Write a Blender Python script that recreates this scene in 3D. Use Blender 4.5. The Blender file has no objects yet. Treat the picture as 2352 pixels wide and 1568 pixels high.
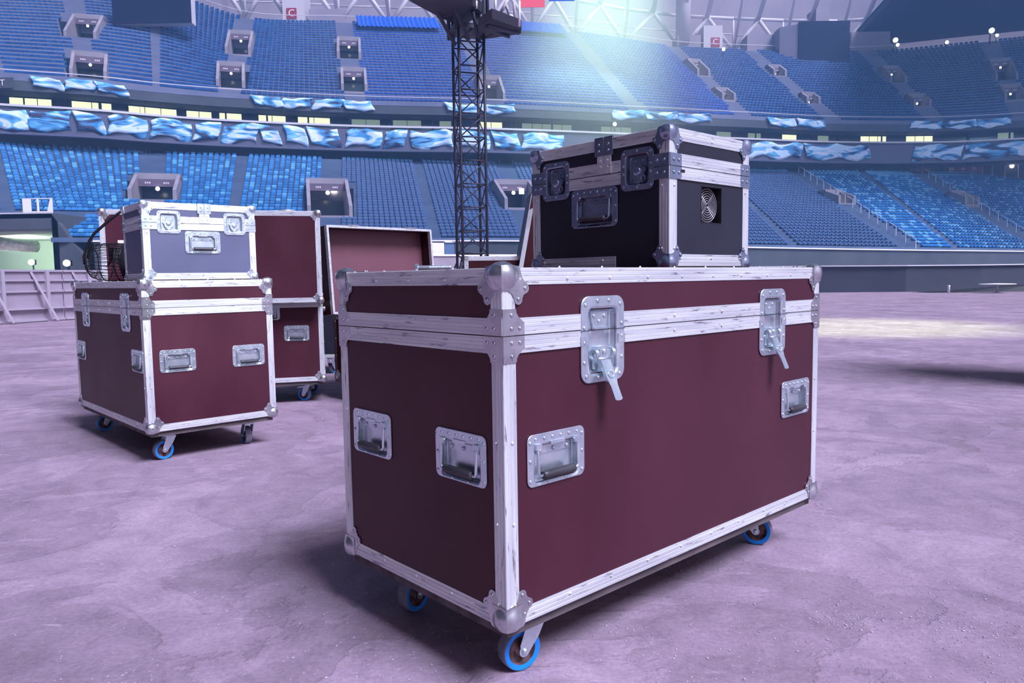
import bpy, bmesh, math, random
import numpy as np
from mathutils import Vector, Matrix
R_ = random.Random(7)
C = bpy.context.scene.collection
scn = bpy.context.scene
PI = math.pi

# ------------------------------------------------------------------ camera
FPX, PITCH, ROLL, CAMH = 1708.2, 0.0835, -0.0149, 0.90627
cp, sp, cr, sr = math.cos(PITCH), math.sin(PITCH), math.cos(ROLL), math.sin(ROLL)
_r = Vector((1, 0, 0)); _f = Vector((0, cp, -sp)); _u = Vector((0, sp, cp))
RIGHT = _r * cr + _u * sr; UP = -_r * sr + _u * cr; FWD = _f
cam = bpy.data.cameras.new('camera'); camo = bpy.data.objects.new('camera', cam); C.objects.link(camo)
cam.sensor_width = 36; cam.lens = FPX / 2352 * 36; cam.clip_end = 600; cam.clip_start = 0.02
M = Matrix.Identity(4)
for i in range(3):
    M[i][0] = RIGHT[i]; M[i][1] = UP[i]; M[i][2] = -FWD[i]
M[2][3] = CAMH
camo.matrix_world = M
scn.camera = camo

def ray(px, py):
    return FWD + RIGHT * ((px - 1176) / FPX) - UP * ((py - 784) / FPX)
def atZ(px, py, z):
    d = ray(px, py); return Vector((0, 0, CAMH)) + d * ((z - CAMH) / d.z)
def atY(px, py, y):
    d = ray(px, py); return Vector((0, 0, CAMH)) + d * (y / d.y)
def proj(P):
    d = Vector(P) - Vector((0, 0, CAMH)); z = d.dot(FWD)
    return 1176 + FPX * d.dot(RIGHT) / z, 784 - FPX * d.dot(UP) / z

# ------------------------------------------------------------------ world, lights, exposure
vs = scn.view_settings
vs.view_transform = 'Standard'; vs.look = 'None'; vs.gamma = 1; vs.use_curve_mapping = False
vs.exposure = 0.0
w = bpy.data.worlds.new('arena_air'); scn.world = w; w.use_nodes = True
wt = w.node_tree; bg = wt.nodes['Background']
AMB = 0.40
tc = wt.nodes.new('ShaderNodeTexCoord'); sx = wt.nodes.new('ShaderNodeSeparateXYZ')
dt = wt.nodes.new('ShaderNodeVectorMath'); dt.operation = 'DOT_PRODUCT'
dt.inputs[1].default_value = (0.74, -0.50, 0.45)
rp = wt.nodes.new('ShaderNodeValToRGB')
mr = wt.nodes.new('ShaderNodeMapRange'); mr.inputs['From Min'].default_value = -1; mr.inputs['From Max'].default_value = 1
wt.links.new(tc.outputs['Generated'], dt.inputs[0]); wt.links.new(dt.outputs['Value'], mr.inputs['Value'])
wt.links.new(mr.outputs[0], rp.inputs[0]); wt.links.new(rp.outputs[0], bg.inputs[0])
e = rp.color_ramp.elements
e[0].position = 0.0; e[0].color = (0.010, 0.011, 0.03, 1)
e[1].position = 1.0; e[1].color = (1.9, 1.8, 2.5, 1)
x = e.new(0.45); x.color = (0.055, 0.065, 0.16, 1)
x = e.new(0.75); x.color = (0.26, 0.27, 0.46, 1)
bg.inputs[1].default_value = AMB

def lamp(kind, name, loc, energy, col, look=None, **kw):
    l = bpy.data.lights.new(name, kind); o = bpy.data.objects.new(name, l); C.objects.link(o)
    l.energy = energy; l.color = col; o.location = loc
    if look is not None:
        o.rotation_euler = (Vector(look) - Vector(loc)).to_track_quat('-Z', 'Y').to_euler()
    for k, v in kw.items(): setattr(l, k, v)
    return o
SUNDIR = Vector((0.54, -0.50, 0.95)).normalized()
lamp('SUN', 'arena_floodlights', SUNDIR * 40, 6.6, (0.74, 0.75, 1.0), (0, 0, 0), angle=math.radians(24))
# warm follow spot that makes the pale pool on the floor behind the big case
lamp('SPOT', 'follow_spot', (6.5, 10.0, 14.0), 17000, (0.70, 1.0, 0.46), (6.0, 12.9, 0), spot_size=math.radians(25), spot_blend=0.85, shadow_soft_size=0.3)
# stage beam that washes the seats and the smoke right of the tower
BEAM_A, BEAM_T = atY(1530, -750, 76), atY(1360, 190, 84)
lamp('SPOT', 'stage_beam', BEAM_A, 430000, (0.62, 1.0, 0.80), BEAM_T, spot_size=math.radians(33), spot_blend=1.0, shadow_soft_size=0.6)
# narrow spot added to brighten the left stack, source unseen
lamp('SPOT', 'stack_fill_spot', (3.0, -1.5, 4.2), 1700, (0.80, 0.86, 1.0), (-1.62, 3.80, 1.12), spot_size=math.radians(11), spot_blend=0.7, shadow_soft_size=0.15)
# added fill lights, unseen over the pitch, to brighten the seats
for fx_, fy_, en in ((-38, 22, 3000), (0, 30, 3400), (34, 34, 4600), (62, 30, 4800)):
    lamp('AREA', 'added_stand_fill', (fx_, fy_, 31), en, (0.36, 0.64, 1.0), (fx_ * 1.25, fy_ + 58, 14), shape='RECTANGLE', size=14, size_y=3)

# ------------------------------------------------------------------ materials
def mat(name, col=(0.5, 0.5, 0.5), rough=0.5, metal=0.0, emit=None, es=0.0, spec=None):
    m = bpy.data.materials.new(name); m.use_nodes = True
    b = m.node_tree.nodes['Principled BSDF']
    b.inputs['Base Color'].default_value = (*col, 1); b.inputs['Roughness'].default_value = rough
    b.inputs['Metallic'].default_value = metal
    if emit: b.inputs['Emission Color'].default_value = (*emit, 1); b.inputs['Emission Strength'].default_value = es
    if spec is not None: b.inputs['Specular IOR Level'].default_value = spec
    return m
def nd(m, t, **kw):
    n = m.node_tree.nodes.new('ShaderNode' + t)
    for k, v in kw.items():
        if k in n.inputs: n.inputs[k].default_value = v
        else: setattr(n, k, v)
    return n
def lk(m, a, b): m.node_tree.links.new(a, b)
def B(m): return m.node_tree.nodes['Principled BSDF']
def noise_col(m, c1, c2, scale, stretch=(1, 1, 1), detail=5, lo=0.35, hi=0.65, bump=0.0, bdist=0.001, coord='Object', rough=None, rnd=False):
    """two colours mixed by noise, optional bump"""
    t = nd(m, 'TexCoord'); mp = nd(m, 'Mapping'); mp.inputs['Scale'].default_value = stretch
    lk(m, t.outputs[coord], mp.inputs['Vector'])
    if rnd:
        oi = nd(m, 'ObjectInfo'); ml = nd(m, 'Math', operation='MULTIPLY'); ml.inputs[1].default_value = 37
        lk(m, oi.outputs['Random'], ml.inputs[0]); lk(m, ml.outputs[0], mp.inputs['Location'])
    n = nd(m, 'TexNoise', Scale=scale, Detail=detail); lk(m, mp.outputs[0], n.inputs['Vector'])
    r = nd(m, 'ValToRGB'); r.color_ramp.elements[0].position = lo; r.color_ramp.elements[1].position = hi
    r.color_ramp.elements[0].color = (*c1, 1); r.color_ramp.elements[1].color = (*c2, 1)
    lk(m, n.outputs['Fac'], r.inputs[0]); lk(m, r.outputs[0], B(m).inputs['Base Color'])
    if bump:
        bp = nd(m, 'Bump', Strength=bump, Distance=bdist); lk(m, n.outputs['Fac'], bp.inputs['Height']); lk(m, bp.outputs[0], B(m).inputs['Normal'])
    if rough:
        q = nd(m, 'MapRange'); q.inputs['To Min'].default_value = rough[0]; q.inputs['To Max'].default_value = rough[1]
        lk(m, n.outputs['Fac'], q.inputs['Value']); lk(m, q.outputs[0], B(m).inputs['Roughness'])
    return n, r, mp

BROWN = mat('brown_laminate', rough=0.42, spec=0.25)
noise_col(BROWN, (0.052, 0.0115, 0.0215), (0.074, 0.0185, 0.033), 3.5, (1, 1, 0.6), 6, 0.3, 0.72, 0.05, 0.0006, rough=(0.36, 0.55), rnd=True)
DARKBROWN = mat('dark_brown_laminate', rough=0.4, spec=0.25)
noise_col(DARKBROWN, (0.035, 0.008, 0.011), (0.05, 0.012, 0.016), 5, (1, 1, 1), 5, 0.3, 0.7)
PINK = mat('lid_lining_brown', rough=0.5)
noise_col(PINK, (0.145, 0.052, 0.07), (0.17, 0.064, 0.085), 4, (1, 1, 1), 4, 0.3, 0.7)
BLACKL = mat('black_laminate', rough=0.42, spec=0.3); noise_col(BLACKL, (0.020, 0.020, 0.034), (0.025, 0.025, 0.040), 6, (1, 1, 1), 4, bump=0.04, bdist=0.0005)
GREYL = mat('charcoal_laminate', rough=0.42, spec=0.4); noise_col(GREYL, (0.078, 0.086, 0.150), (0.096, 0.104, 0.175), 3, (1, 1, 1), 4)
def alu_mat(name, c_hi, c_lo, c_dk):
    m = mat(name, rough=0.42, metal=0.35)
    n, r, mp = noise_col(m, c_lo, c_hi, 60, (0.05, 1, 1), 4, 0.3, 0.62, 0.25, 0.0005, rnd=True)
    # dark nicks and scrapes running with the extrusion
    t = nd(m, 'TexCoord'); mp2 = nd(m, 'Mapping'); mp2.inputs['Scale'].default_value = (14, 110, 110)
    oi = nd(m, 'ObjectInfo'); ml = nd(m, 'Math', operation='MULTIPLY'); ml.inputs[1].default_value = 53
    lk(m, oi.outputs['Random'], ml.inputs[0]); lk(m, ml.outputs[0], mp2.inputs['Location'])
    lk(m, t.outputs['Object'], mp2.inputs['Vector'])
    n2 = nd(m, 'TexNoise', Scale=1.0, Detail=6, Roughness=0.65); lk(m, mp2.outputs[0], n2.inputs['Vector'])
    rr = nd(m, 'ValToRGB'); rr.color_ramp.elements[0].position = 0.585; rr.color_ramp.elements[1].position = 0.67
    lk(m, n2.outputs['Fac'], rr.inputs[0])
    mx = nd(m, 'MixRGB'); mx.inputs[2].default_value = (*c_dk, 1)
    lk(m, rr.outputs[0], mx.inputs[0]); lk(m, r.outputs[0], mx.inputs[1]); lk(m, mx.outputs[0], B(m).inputs['Base Color'])
    return m
ALU = alu_mat('brushed_aluminium', (0.72, 0.74, 0.735), (0.53, 0.53, 0.56), (0.22, 0.20, 0.23))
STEEL = mat('zinc_plated_steel', rough=0.28, metal=0.85)
noise_col(STEEL, (0.52, 0.62, 0.68), (0.74, 0.80, 0.84), 25, (1, 1, 1), 5, 0.3, 0.7, 0.06, 0.0005, rough=(0.2, 0.42))
CHROME = mat('nickel_corner', rough=0.22, metal=0.9)
noise_col(CHROME, (0.42, 0.42, 0.45), (0.62, 0.62, 0.65), 30, (1, 1, 1), 5, 0.3, 0.7, 0.08, 0.0006, rough=(0.18, 0.40))
DSTEEL = mat('darkened_steel', rough=0.3, metal=0.8)
noise_col(DSTEEL, (0.24, 0.29, 0.40), (0.38, 0.43, 0.54), 22, (1, 1, 1), 4, 0.3, 0.7)
RUBBER = mat('black_rubber', (0.018, 0.017, 0.022), 0.5)
GRIP = mat('worn_rubber_grip', rough=0.45); noise_col(GRIP, (0.02, 0.018, 0.024), (0.055, 0.05, 0.06), 40, (0.2, 1, 1), 4)
TREAD = mat('grey_wheel_tread', rough=0.6); noise_col(TREAD, (0.16, 0.15, 0.19), (0.24, 0.23, 0.28), 30, (1, 1, 1), 4)
BLUEW = mat('blue_wheel_rubber', (0.0, 0.22, 0.72), 0.5)
RUST = mat('rusty_hub', rough=0.7, metal=0.3); noise_col(RUST, (0.06, 0.03, 0.03), (0.20, 0.11, 0.11), 45, (1, 1, 1), 6, 0.35, 0.65)
WOODB = mat('dirty_base_board', rough=0.8); noise_col(WOODB, (0.055, 0.045, 0.05), (0.15, 0.115, 0.12), 20, (0.3, 1, 1), 6, 0.35, 0.7, 0.4, 0.002)
BLACK = mat('matt_black', (0.008, 0.008, 0.012), 0.6)
BLKMETAL = mat('black_painted_metal', (0.012, 0.012, 0.016), 0.35, 0.2)
WHITEW = mat('white_wire', (0.55, 0.53, 0.57), 0.35, 0.5)
TRUSSM = mat('dark_truss_steel', (0.035, 0.035, 0.055), 0.5, 0.3)
DECK = mat('dark_roof_decking', (0.018, 0.014, 0.03), 0.7)
WHITEST = mat('white_painted_steel', (0.52, 0.50, 0.58), 0.5)
CONC = mat('stand_concrete', rough=0.9); noise_col(CONC, (0.20, 0.185, 0.24), (0.26, 0.24, 0.30), 0.6, (1, 1, 1), 5)
CONCD = mat('dark_stand_concrete', rough=0.9); noise_col(CONCD, (0.045, 0.055, 0.075), (0.06, 0.07, 0.095), 0.4, (1, 1, 1), 5)
TERR = mat('terrace_concrete_upper', rough=0.9); noise_col(TERR, (0.105, 0.125, 0.22), (0.13, 0.15, 0.25), 0.5, (1, 1, 1), 4)
TERRL = mat('terrace_concrete_lower', rough=0.9); noise_col(TERRL, (0.05, 0.085, 0.17), (0.07, 0.11, 0.20), 0.5, (1, 1, 1), 4)
WALLP = mat('pale_lilac_wall', rough=0.8); noise_col(WALLP, (0.24, 0.22, 0.30), (0.27, 0.25, 0.33), 0.3, (1, 1, 1), 3)
DARKG = mat('dark_glazing', (0.018, 0.022, 0.035), 0.15)
BAND = mat('grey_blue_band', (0.07, 0.075, 0.14), 0.5)
NAVY = mat('navy_screen', (0.008, 0.010, 0.035), 0.6, spec=0.1)
WBOARD = mat('pitch_side_board', rough=0.7); noise_col(WBOARD, (0.042, 0.05, 0.075), (0.052, 0.06, 0.088), 0.5, (1, 1, 1), 3)
BBOARD = mat('blue_pitch_side_board', rough=0.7); noise_col(BBOARD, (0.075, 0.14, 0.29), (0.09, 0.16, 0.33), 0.5, (1, 1, 1), 3)
WHITEP = mat('white_panel', (0.80, 0.78, 0.84), 0.5)
BARR = mat('barrier_sheet', rough=0.6); noise_col(BARR, (0.27, 0.23, 0.29), (0.33, 0.285, 0.35), 1.5, (1, 1, 1), 4)
BARRF = mat('barrier_frame', (0.40, 0.36, 0.43), 0.5, 0.2)
LAMPW = mat('lamp_glow', (1, 1, 1), 0.5, 0, (1.0, 1.0, 0.9), 9)
LAMPY = mat('lit_suite_interior', rough=0.6, emit=(0.85, 0.92, 0.62), es=1.1); noise_col(LAMPY, (0.25, 0.25, 0.18), (0.6, 0.6, 0.4), 1.2, (1, 1, 1), 3)
LAMPD = mat('dim_suite_interior', (0.2, 0.25, 0.2), 0.6, emit=(0.45, 0.62, 0.48), es=0.35)
REDP = mat('red_panel', (0.30, 0.02, 0.05), 0.6)
REDF = mat('red_flag', (0.75, 0.08, 0.12), 0.7)
BLUEF = mat('royal_blue_sheet', rough=0.6); noise_col(BLUEF, (0.0, 0.06, 0.42), (0.0, 0.09, 0.55), 1.5, (6, 1, 1), 3)
TUNW = mat('tunnel_paint', (0.30, 0.38, 0.33), 0.7)
DUCT = mat('foil_duct', rough=0.3, metal=0.5); noise_col(DUCT, (0.5, 0.55, 0.5), (0.8, 0.85, 0.75), 4, (1, 1, 1), 4)

def flag_mat(name, seed):
    m = mat(name, rough=0.7)
    t = nd(m, 'TexCoord'); mp = nd(m, 'Mapping'); mp.inputs['Location'].default_value = (seed, seed * 1.7, 0); mp.inputs['Scale'].default_value = (0.35, 1.2, 1)
    oi = nd(m, 'ObjectInfo'); ml = nd(m, 'Math', operation='MULTIPLY'); ml.inputs[1].default_value = 31
    ad = nd(m, 'VectorMath', operation='ADD')
    lk(m, oi.outputs['Random'], ml.inputs[0]); lk(m, t.outputs['Object'], ad.inputs[0]); lk(m, ml.outputs[0], ad.inputs[1]); lk(m, ad.outputs[0], mp.inputs['Vector'])
    n = nd(m, 'TexNoise', Scale=0.9, Detail=2, Distortion=1.2); lk(m, mp.outputs[0], n.inputs['Vector'])
    r = nd(m, 'ValToRGB'); r.color_ramp.interpolation = 'EASE'
    el = r.color_ramp.elements
    el[0].position = 0.36; el[0].color = (0.02, 0.03, 0.09, 1); el[1].position = 0.62; el[1].color = (0.42, 0.62, 0.85, 1)
    a = el.new(0.43); a.color = (0.03, 0.22, 0.52, 1); a = el.new(0.50); a.color = (0.14, 0.42, 0.70, 1); a = el.new(0.55); a.color = (0.62, 0.68, 0.85, 1)
    lk(m, n.outputs['Fac'], r.inputs[0]); lk(m, r.outputs[0], B(m).inputs['Base Color'])
    return m
FLAG = flag_mat('sky_blue_white_flag_cloth', 0.0)

# floor: dusty, flaking concrete
FLOORM = mat('dusty_concrete', rough=0.72, spec=0.35)
def floor_mat(m):
    t = nd(m, 'TexCoord')
    n1 = nd(m, 'TexNoise', Scale=0.9, Detail=9, Roughness=0.62); lk(m, t.outputs['Object'], n1.inputs['Vector'])
    n2 = nd(m, 'TexNoise', Scale=7, Detail=10, Roughness=0.65, Distortion=0.6); lk(m, t.outputs['Object'], n2.inputs['Vector'])
    n3 = nd(m, 'TexNoise', Scale=120, Detail=6, Roughness=0.7); lk(m, t.outputs['Object'], n3.inputs['Vector'])
    # flaked layer with a hard edge
    n4 = nd(m, 'TexNoise', Scale=1.3, Detail=10, Roughness=0.6, Distortion=0.9); lk(m, t.outputs['Object'], n4.inputs['Vector'])
    fl = nd(m, 'ValToRGB'); fl.color_ramp.elements[0].position = 0.505; fl.color_ramp.elements[1].position = 0.517; lk(m, n4.outputs['Fac'], fl.inputs[0])
    r1 = nd(m, 'ValToRGB'); r1.color_ramp.elements[0].position = 0.33; r1.color_ramp.elements[1].position = 0.68
    r1.color_ramp.elements[0].color = (0.285, 0.21, 0.265, 1); r1.color_ramp.elements[1].color = (0.43, 0.325, 0.40, 1); lk(m, n1.outputs['Fac'], r1.inputs[0])
    r2 = nd(m, 'ValToRGB'); r2.color_ramp.elements[0].position = 0.3; r2.color_ramp.elements[1].position = 0.7
    r2.color_ramp.elements[0].color = (0.72, 0.70, 0.72, 1); r2.color_ramp.elements[1].color = (1.06, 1.05, 1.06, 1); lk(m, n2.outputs['Fac'], r2.inputs[0])
    mx = nd(m, 'MixRGB', blend_type='MULTIPLY'); mx.inputs[0].default_value = 1; lk(m, r1.outputs[0], mx.inputs[1]); lk(m, r2.outputs[0], mx.inputs[2])
    r3 = nd(m, 'ValToRGB'); r3.color_ramp.elements[0].color = (0.90, 0.90, 0.90, 1); r3.color_ramp.elements[1].color = (1.05, 1.05, 1.05, 1); lk(m, fl.outputs[0], r3.inputs[0])
    mx2 = nd(m, 'MixRGB', blend_type='MULTIPLY'); mx2.inputs[0].default_value = 1; lk(m, mx.outputs[0], mx2.inputs[1]); lk(m, r3.outputs[0], mx2.inputs[2])
    # fine speckle
    n6 = nd(m, 'TexNoise', Scale=70, Detail=5, Roughness=0.75); lk(m, t.outputs['Object'], n6.inputs['Vector'])
    r6 = nd(m, 'ValToRGB'); r6.color_ramp.elements[0].position = 0.32; r6.color_ramp.elements[1].position = 0.66
    r6.color_ramp.elements[0].color = (0.78, 0.77, 0.78, 1); r6.color_ramp.elements[1].color = (1.10, 1.10, 1.10, 1); lk(m, n6.outputs['Fac'], r6.inputs[0])
    mx6 = nd(m, 'MixRGB', blend_type='MULTIPLY'); mx6.inputs[0].default_value = 1; lk(m, mx2.outputs[0], mx6.inputs[1]); lk(m, r6.outputs[0], mx6.inputs[2]); mx2 = mx6
    # pale scuffs
    n5 = nd(m, 'TexNoise', Scale=5, Detail=8, Roughness=0.7); mp = nd(m, 'Mapping'); mp.inputs['Scale'].default_value = (1, 3, 1); mp.inputs['Rotation'].default_value = (0, 0, 0.5)
    lk(m, t.outputs['Object'], mp.inputs['Vector']); lk(m, mp.outputs[0], n5.inputs['Vector'])
    r5 = nd(m, 'ValToRGB'); r5.color_ramp.elements[0].position = 0.64; r5.color_ramp.elements[1].position = 0.72; lk(m, n5.outputs['Fac'], r5.inputs[0])
    mx3 = nd(m, 'MixRGB'); mx3.inputs[2].default_value = (0.60, 0.52, 0.60, 1)
    ml = nd(m, 'Math', operation='MULTIPLY'); ml.inputs[1].default_value = 0.55; lk(m, r5.outputs[0], ml.inputs[0]); lk(m, ml.outputs[0], mx3.inputs[0]); lk(m, mx2.outputs[0], mx3.inputs[1])
    lk(m, mx3.outputs[0], B(m).inputs['Base Color'])
    b1 = nd(m, 'Bump', Strength=0.5, Distance=0.004); lk(m, fl.outputs[0], b1.inputs['Height'])
    b2 = nd(m, 'Bump', Strength=0.5, Distance=0.012); lk(m, n2.outputs['Fac'], b2.inputs['Height']); lk(m, b1.outputs[0], b2.inputs['Normal'])
    b3 = nd(m, 'Bump', Strength=0.45, Distance=0.0025); lk(m, n3.outputs['Fac'], b3.inputs['Height']); lk(m, b2.outputs[0], b3.inputs['Normal'])
    lk(m, b3.outputs[0], B(m).inputs['Normal'])
floor_mat(FLOORM)
STONE = mat('concrete_crumb', rough=0.9); noise_col(STONE, (0.30, 0.25, 0.30), (0.48, 0.42, 0.47), 30, (1, 1, 1), 3)

# ------------------------------------------------------------------ mesh helpers
class MB:
    def __init__(s): s.v = []; s.f = []; s.sm = []; s.mi = []
    def add(s, vs, fs, smooth=False, M=None, mi=0):
        o = len(s.v)
        if M is not None: vs = [M @ Vector(p) for p in vs]
        s.v += [tuple(p) for p in vs]; s.f += [tuple(i + o for i in f) for f in fs]
        s.sm += [smooth] * len(fs); s.mi += [mi] * len(fs)
        return s
    def box(s, lo, hi, M=None, mi=0):
        x0, y0, z0 = lo; x1, y1, z1 = hi
        v = [(x0, y0, z0), (x1, y0, z0), (x1, y1, z0), (x0, y1, z0), (x0, y0, z1), (x1, y0, z1), (x1, y1, z1), (x0, y1, z1)]
        return s.add(v, [(0, 3, 2, 1), (4, 5, 6, 7), (0, 1, 5, 4), (1, 2, 6, 5), (2, 3, 7, 6), (3, 0, 4, 7)], False, M, mi)
    def hexa(s, v, mi=0):      # eight corners, bottom ring then top ring
        return s.add(v, [(0, 3, 2, 1), (4, 5, 6, 7), (0, 1, 5, 4), (1, 2, 6, 5), (2, 3, 7, 6), (3, 0, 4, 7)], False, None, mi)
    def prism(s, poly, z0, z1, M=None, mi=0, smooth=False):
        n = len(poly)
        v = [(x, y, z0) for x, y in poly] + [(x, y, z1) for x, y in poly]
        s.add(v, [tuple(range(n - 1, -1, -1)), tuple(range(n, 2 * n))], False, M, mi)
        return s.add(v, [(i, (i + 1) % n, n + (i + 1) % n, n + i) for i in range(n)], smooth, M, mi)
    def loops(s, ls, closed_start=False, closed_end=True, M=None, smooth=False, mi=0):
        n = len(ls[0]); v = [p for l in ls for p in l]; f = []
        for k in range(len(ls) - 1):
            for i in range(n):
                j = (i + 1) % n
                f.append((k * n + i, k * n + j, (k + 1) * n + j, (k + 1) * n + i))
        if closed_start: f.append(tuple(range(n - 1, -1, -1)))
        if closed_end: f.append(tuple((len(ls) - 1) * n + i for i in range(n)))
        return s.add(v, f, smooth, M, mi)
    def lathe(s, prof, n=24, M=None, smooth=True, mi=0, caps=True):   # prof: (radius, height) about local z
        ls = [[(r * math.cos(2 * PI * i / n), r * math.sin(2 * PI * i / n), h) for i in range(n)] for r, h in prof]
        return s.loops(ls, caps, caps, M, smooth, mi)
    def tube(s, pts, r, n=8, closed=False, mi=0, smooth=True, M=None):
        pts = [Vector(p) for p in pts]; N = len(pts); ls = []; prev = None
        for i, p in enumerate(pts):
            if closed: t = pts[(i + 1) % N] - pts[i - 1]
            else: t = pts[min(i + 1, N - 1)] - pts[max(i - 1, 0)]
            if t.length < 1e-9: t = Vector((0, 0, 1))
            t.normalize()
            if prev is None:
                a = Vector((0, 0, 1)) if abs(t.z) < 0.9 else Vector((1, 0, 0)); u = t.cross(a).normalized()
            else:
                u = (prev - t * prev.dot(t));  u = u.normalized() if u.length > 1e-6 else t.orthogonal().normalized()
            prev = u; vv = t.cross(u)
            rr = r[i] if isinstance(r, (list, tuple)) else r
            ls.append([tuple(p + (u * math.cos(2 * PI * k / n) + vv * math.sin(2 * PI * k / n)) * rr) for k in range(n)])
        if closed: ls.append(ls[0]); return s.loops(ls, False, False, M, smooth, mi)
        return s.loops(ls, True, True, M, smooth, mi)
    def bar(s, a, b, wx, wy=None, mi=0):      # square bar between two points
        a = Vector(a); b = Vector(b); t = (b - a).normalized(); wy = wy or wx
        ref = Vector((0, 0, 1)) if abs(t.z) < 0.95 else Vector((0, 1, 0))
        u = t.cross(ref).normalized() * wx / 2; v = u.cross(t).normalized() * wy / 2
        q = [a - u - v, a + u - v, a + u + v, a - u + v, b - u - v, b + u - v, b + u + v, b - u + v]
        return s.hexa([tuple(p) for p in q], mi)
    def sphere(s, c, r, M=None, n=16, m=10, mi=0, sc=(1, 1, 1)):
        v = []; f = []
        for j in range(m + 1):
            th = PI * j / m
            for i in range(n):
                ph = 2 * PI * i / n
                v.append((c[0] + sc[0] * r * math.sin(th) * math.cos(ph), c[1] + sc[1] * r * math.sin(th) * math.sin(ph), c[2] + sc[2] * r * math.cos(th)))
        for j in range(m):
            for i in range(n):
                k = (i + 1) % n
                f.append((j * n + i, (j + 1) * n + i, (j + 1) * n + k, j * n + k))
        return s.add(v, f, True, M, mi)
    def rivet(s, x, y, z, M=None, r=0.0045, h=0.0024, mi=0):
        T = Matrix.Translation((x, y, z)); T = M @ T if M is not None else T
        return s.lathe([(r, 0), (r * 0.95, h * 0.5), (r * 0.6, h * 0.92), (r * 0.25, h)], 9, T, True, mi)
    def mesh(s, name):
        me = bpy.data.meshes.new(name); me.from_pydata(s.v, [], s.f)
        me.polygons.foreach_set('use_smooth', s.sm); me.polygons.foreach_set('material_index', s.mi)
        bm = bmesh.new(); bm.from_mesh(me)
        bmesh.ops.recalc_face_normals(bm, faces=bm.faces); bm.to_mesh(me); bm.free()
        me.update(); return me
    def build(s, name, mats, parent=None, M=None):
        me = s.mesh(name)
        for m in (mats if isinstance(mats, (list, tuple)) else [mats]): me.materials.append(m)
        return link(name, me, parent, M)
def link(name, me, parent=None, M=None):
    o = bpy.data.objects.new(name, me); C.objects.link(o)
    if parent is not None: o.parent = parent
    if M is not None: o.matrix_local = M
    return o
def thing(name, label, cat, loc=(0, 0, 0), rz=0, group=None):
    o = bpy.data.objects.new(name, None); C.objects.link(o); o.location = loc; o.rotation_euler = (0, 0, rz)
    o.empty_display_size = 0.1
    return tag(o, label, cat, group)
def tag(o, label, cat, group=None, kind=None):
    o['label'] = label; o['category'] = cat
    if group: o['group'] = group
    if kind: o['kind'] = kind
    return o
def struct(o, label=None, cat=None):
    o['kind'] = 'structure'
    if label: o['label'] = label
    if cat: o['category'] = cat
    return o
def rrect(w, h, r, z, cx=0, cy=0, n=5):
    out = []
    for (sx_, sy_, a0) in ((1, 1, 0), (-1, 1, PI / 2), (-1, -1, PI), (1, -1, 3 * PI / 2)):
        for k in range(n + 1):
            a = a0 + PI / 2 * k / n
            out.append((cx + sx_ * (w / 2 - r) + r * math.cos(a), cy + sy_ * (h / 2 - r) + r * math.sin(a), z))
    return out
def frame(o, u, v, n):
    M = Matrix.Identity(4)
    for i in range(3): M[i][0] = u[i]; M[i][1] = v[i]; M[i][2] = n[i]; M[i][3] = o[i]
    return M
def arc(cx, cy, r, a0, a1, n=8):
    return [(cx + r * math.cos(a0 + (a1 - a0) * k / n), cy + r * math.sin(a0 + (a1 - a0) * k / n)) for k in range(n + 1)]
_cache = {}
def cached(key, fn):
    if key not in _cache: _cache[key] = fn()
    return _cache[key]
def with_mats(me, *ms):
    for m in ms: me.materials.append(m)
    return me

# ------------------------------------------------------------------ flight-case hardware
TW = 0.036     # leg width of the aluminium edge profile
def profile_mesh(length, w=TW, rivets=0.14, r_end=0.05):
    """L-shaped fluted extrusion along +x, legs along +y and +z, outer arris at the x axis"""
    def f():
        b = MB(); t = 0.0025; g = 0.0007
        leg = []
        steps = [(1.0, -0.0006), (0.97, t * 0 + 0.0)]
        us = [1.0, 0.86, 0.84, 0.80, 0.78, 0.56, 0.54, 0.50, 0.48, 0.30, 0.28, 0.24, 0.22, 0.07]
        hs = [0, 0, g, g, 0, 0, g, g, 0, 0, g, g, 0, 0]
        sec = [(u * w, h) for u, h in zip(us, hs)]          # on the face z=0 (outer), h goes inward
        sec += [(0.004 * w / TW * 0.3, 0.0004), (0.0004, 0.004 * 0.3)]
        sec += [(h, u * w) for u, h in zip(us[::-1], hs[::-1])]
        sec += [(t, w), (t, t), (w, t)]
        n = len(sec)
        ls = [[(xx, p, q) for p, q in sec] for xx in (0, length)]
        b.loops(ls, True, True)
        if rivets:
            k = max(1, int(round((length - 2 * r_end) / rivets)))
            for i in range(k + 1):
                xx = r_end + (length - 2 * r_end) * i / k
                b.rivet(xx, w * 0.66, 0, frame((0, 0, 0), (1, 0, 0), (0, 1, 0), (0, 0, -1)) , 0.0042)
                b.rivet(xx, 0, w * 0.66, frame((0, 0, 0), (1, 0, 0), (0, 0, 1), (0, -1, 0)) @ Matrix(((1, 0, 0, 0), (0, 0, 1, 0), (0, 1, 0, 0), (0, 0, 0, 1))), 0.0042)
        return with_mats(b.mesh('edge_profile'), ALU)
    return cached(('prof', round(length, 4), round(w, 4), rivets), f)
def add_profile(parent, A, Bp, d1, d2, w=TW, rivets=0.14, name='edge_profile'):
    A = Vector(A); Bp = Vector(Bp); d = (Bp - A); L = d.length; d.normalize(); d1 = Vector(d1); d2 = Vector(d2)
    if d.cross(d1).dot(d2) < 0: d1, d2 = d2, d1
    return link(name, profile_mesh(L, w, rivets), parent, frame(A, d, d1, d2))

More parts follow.
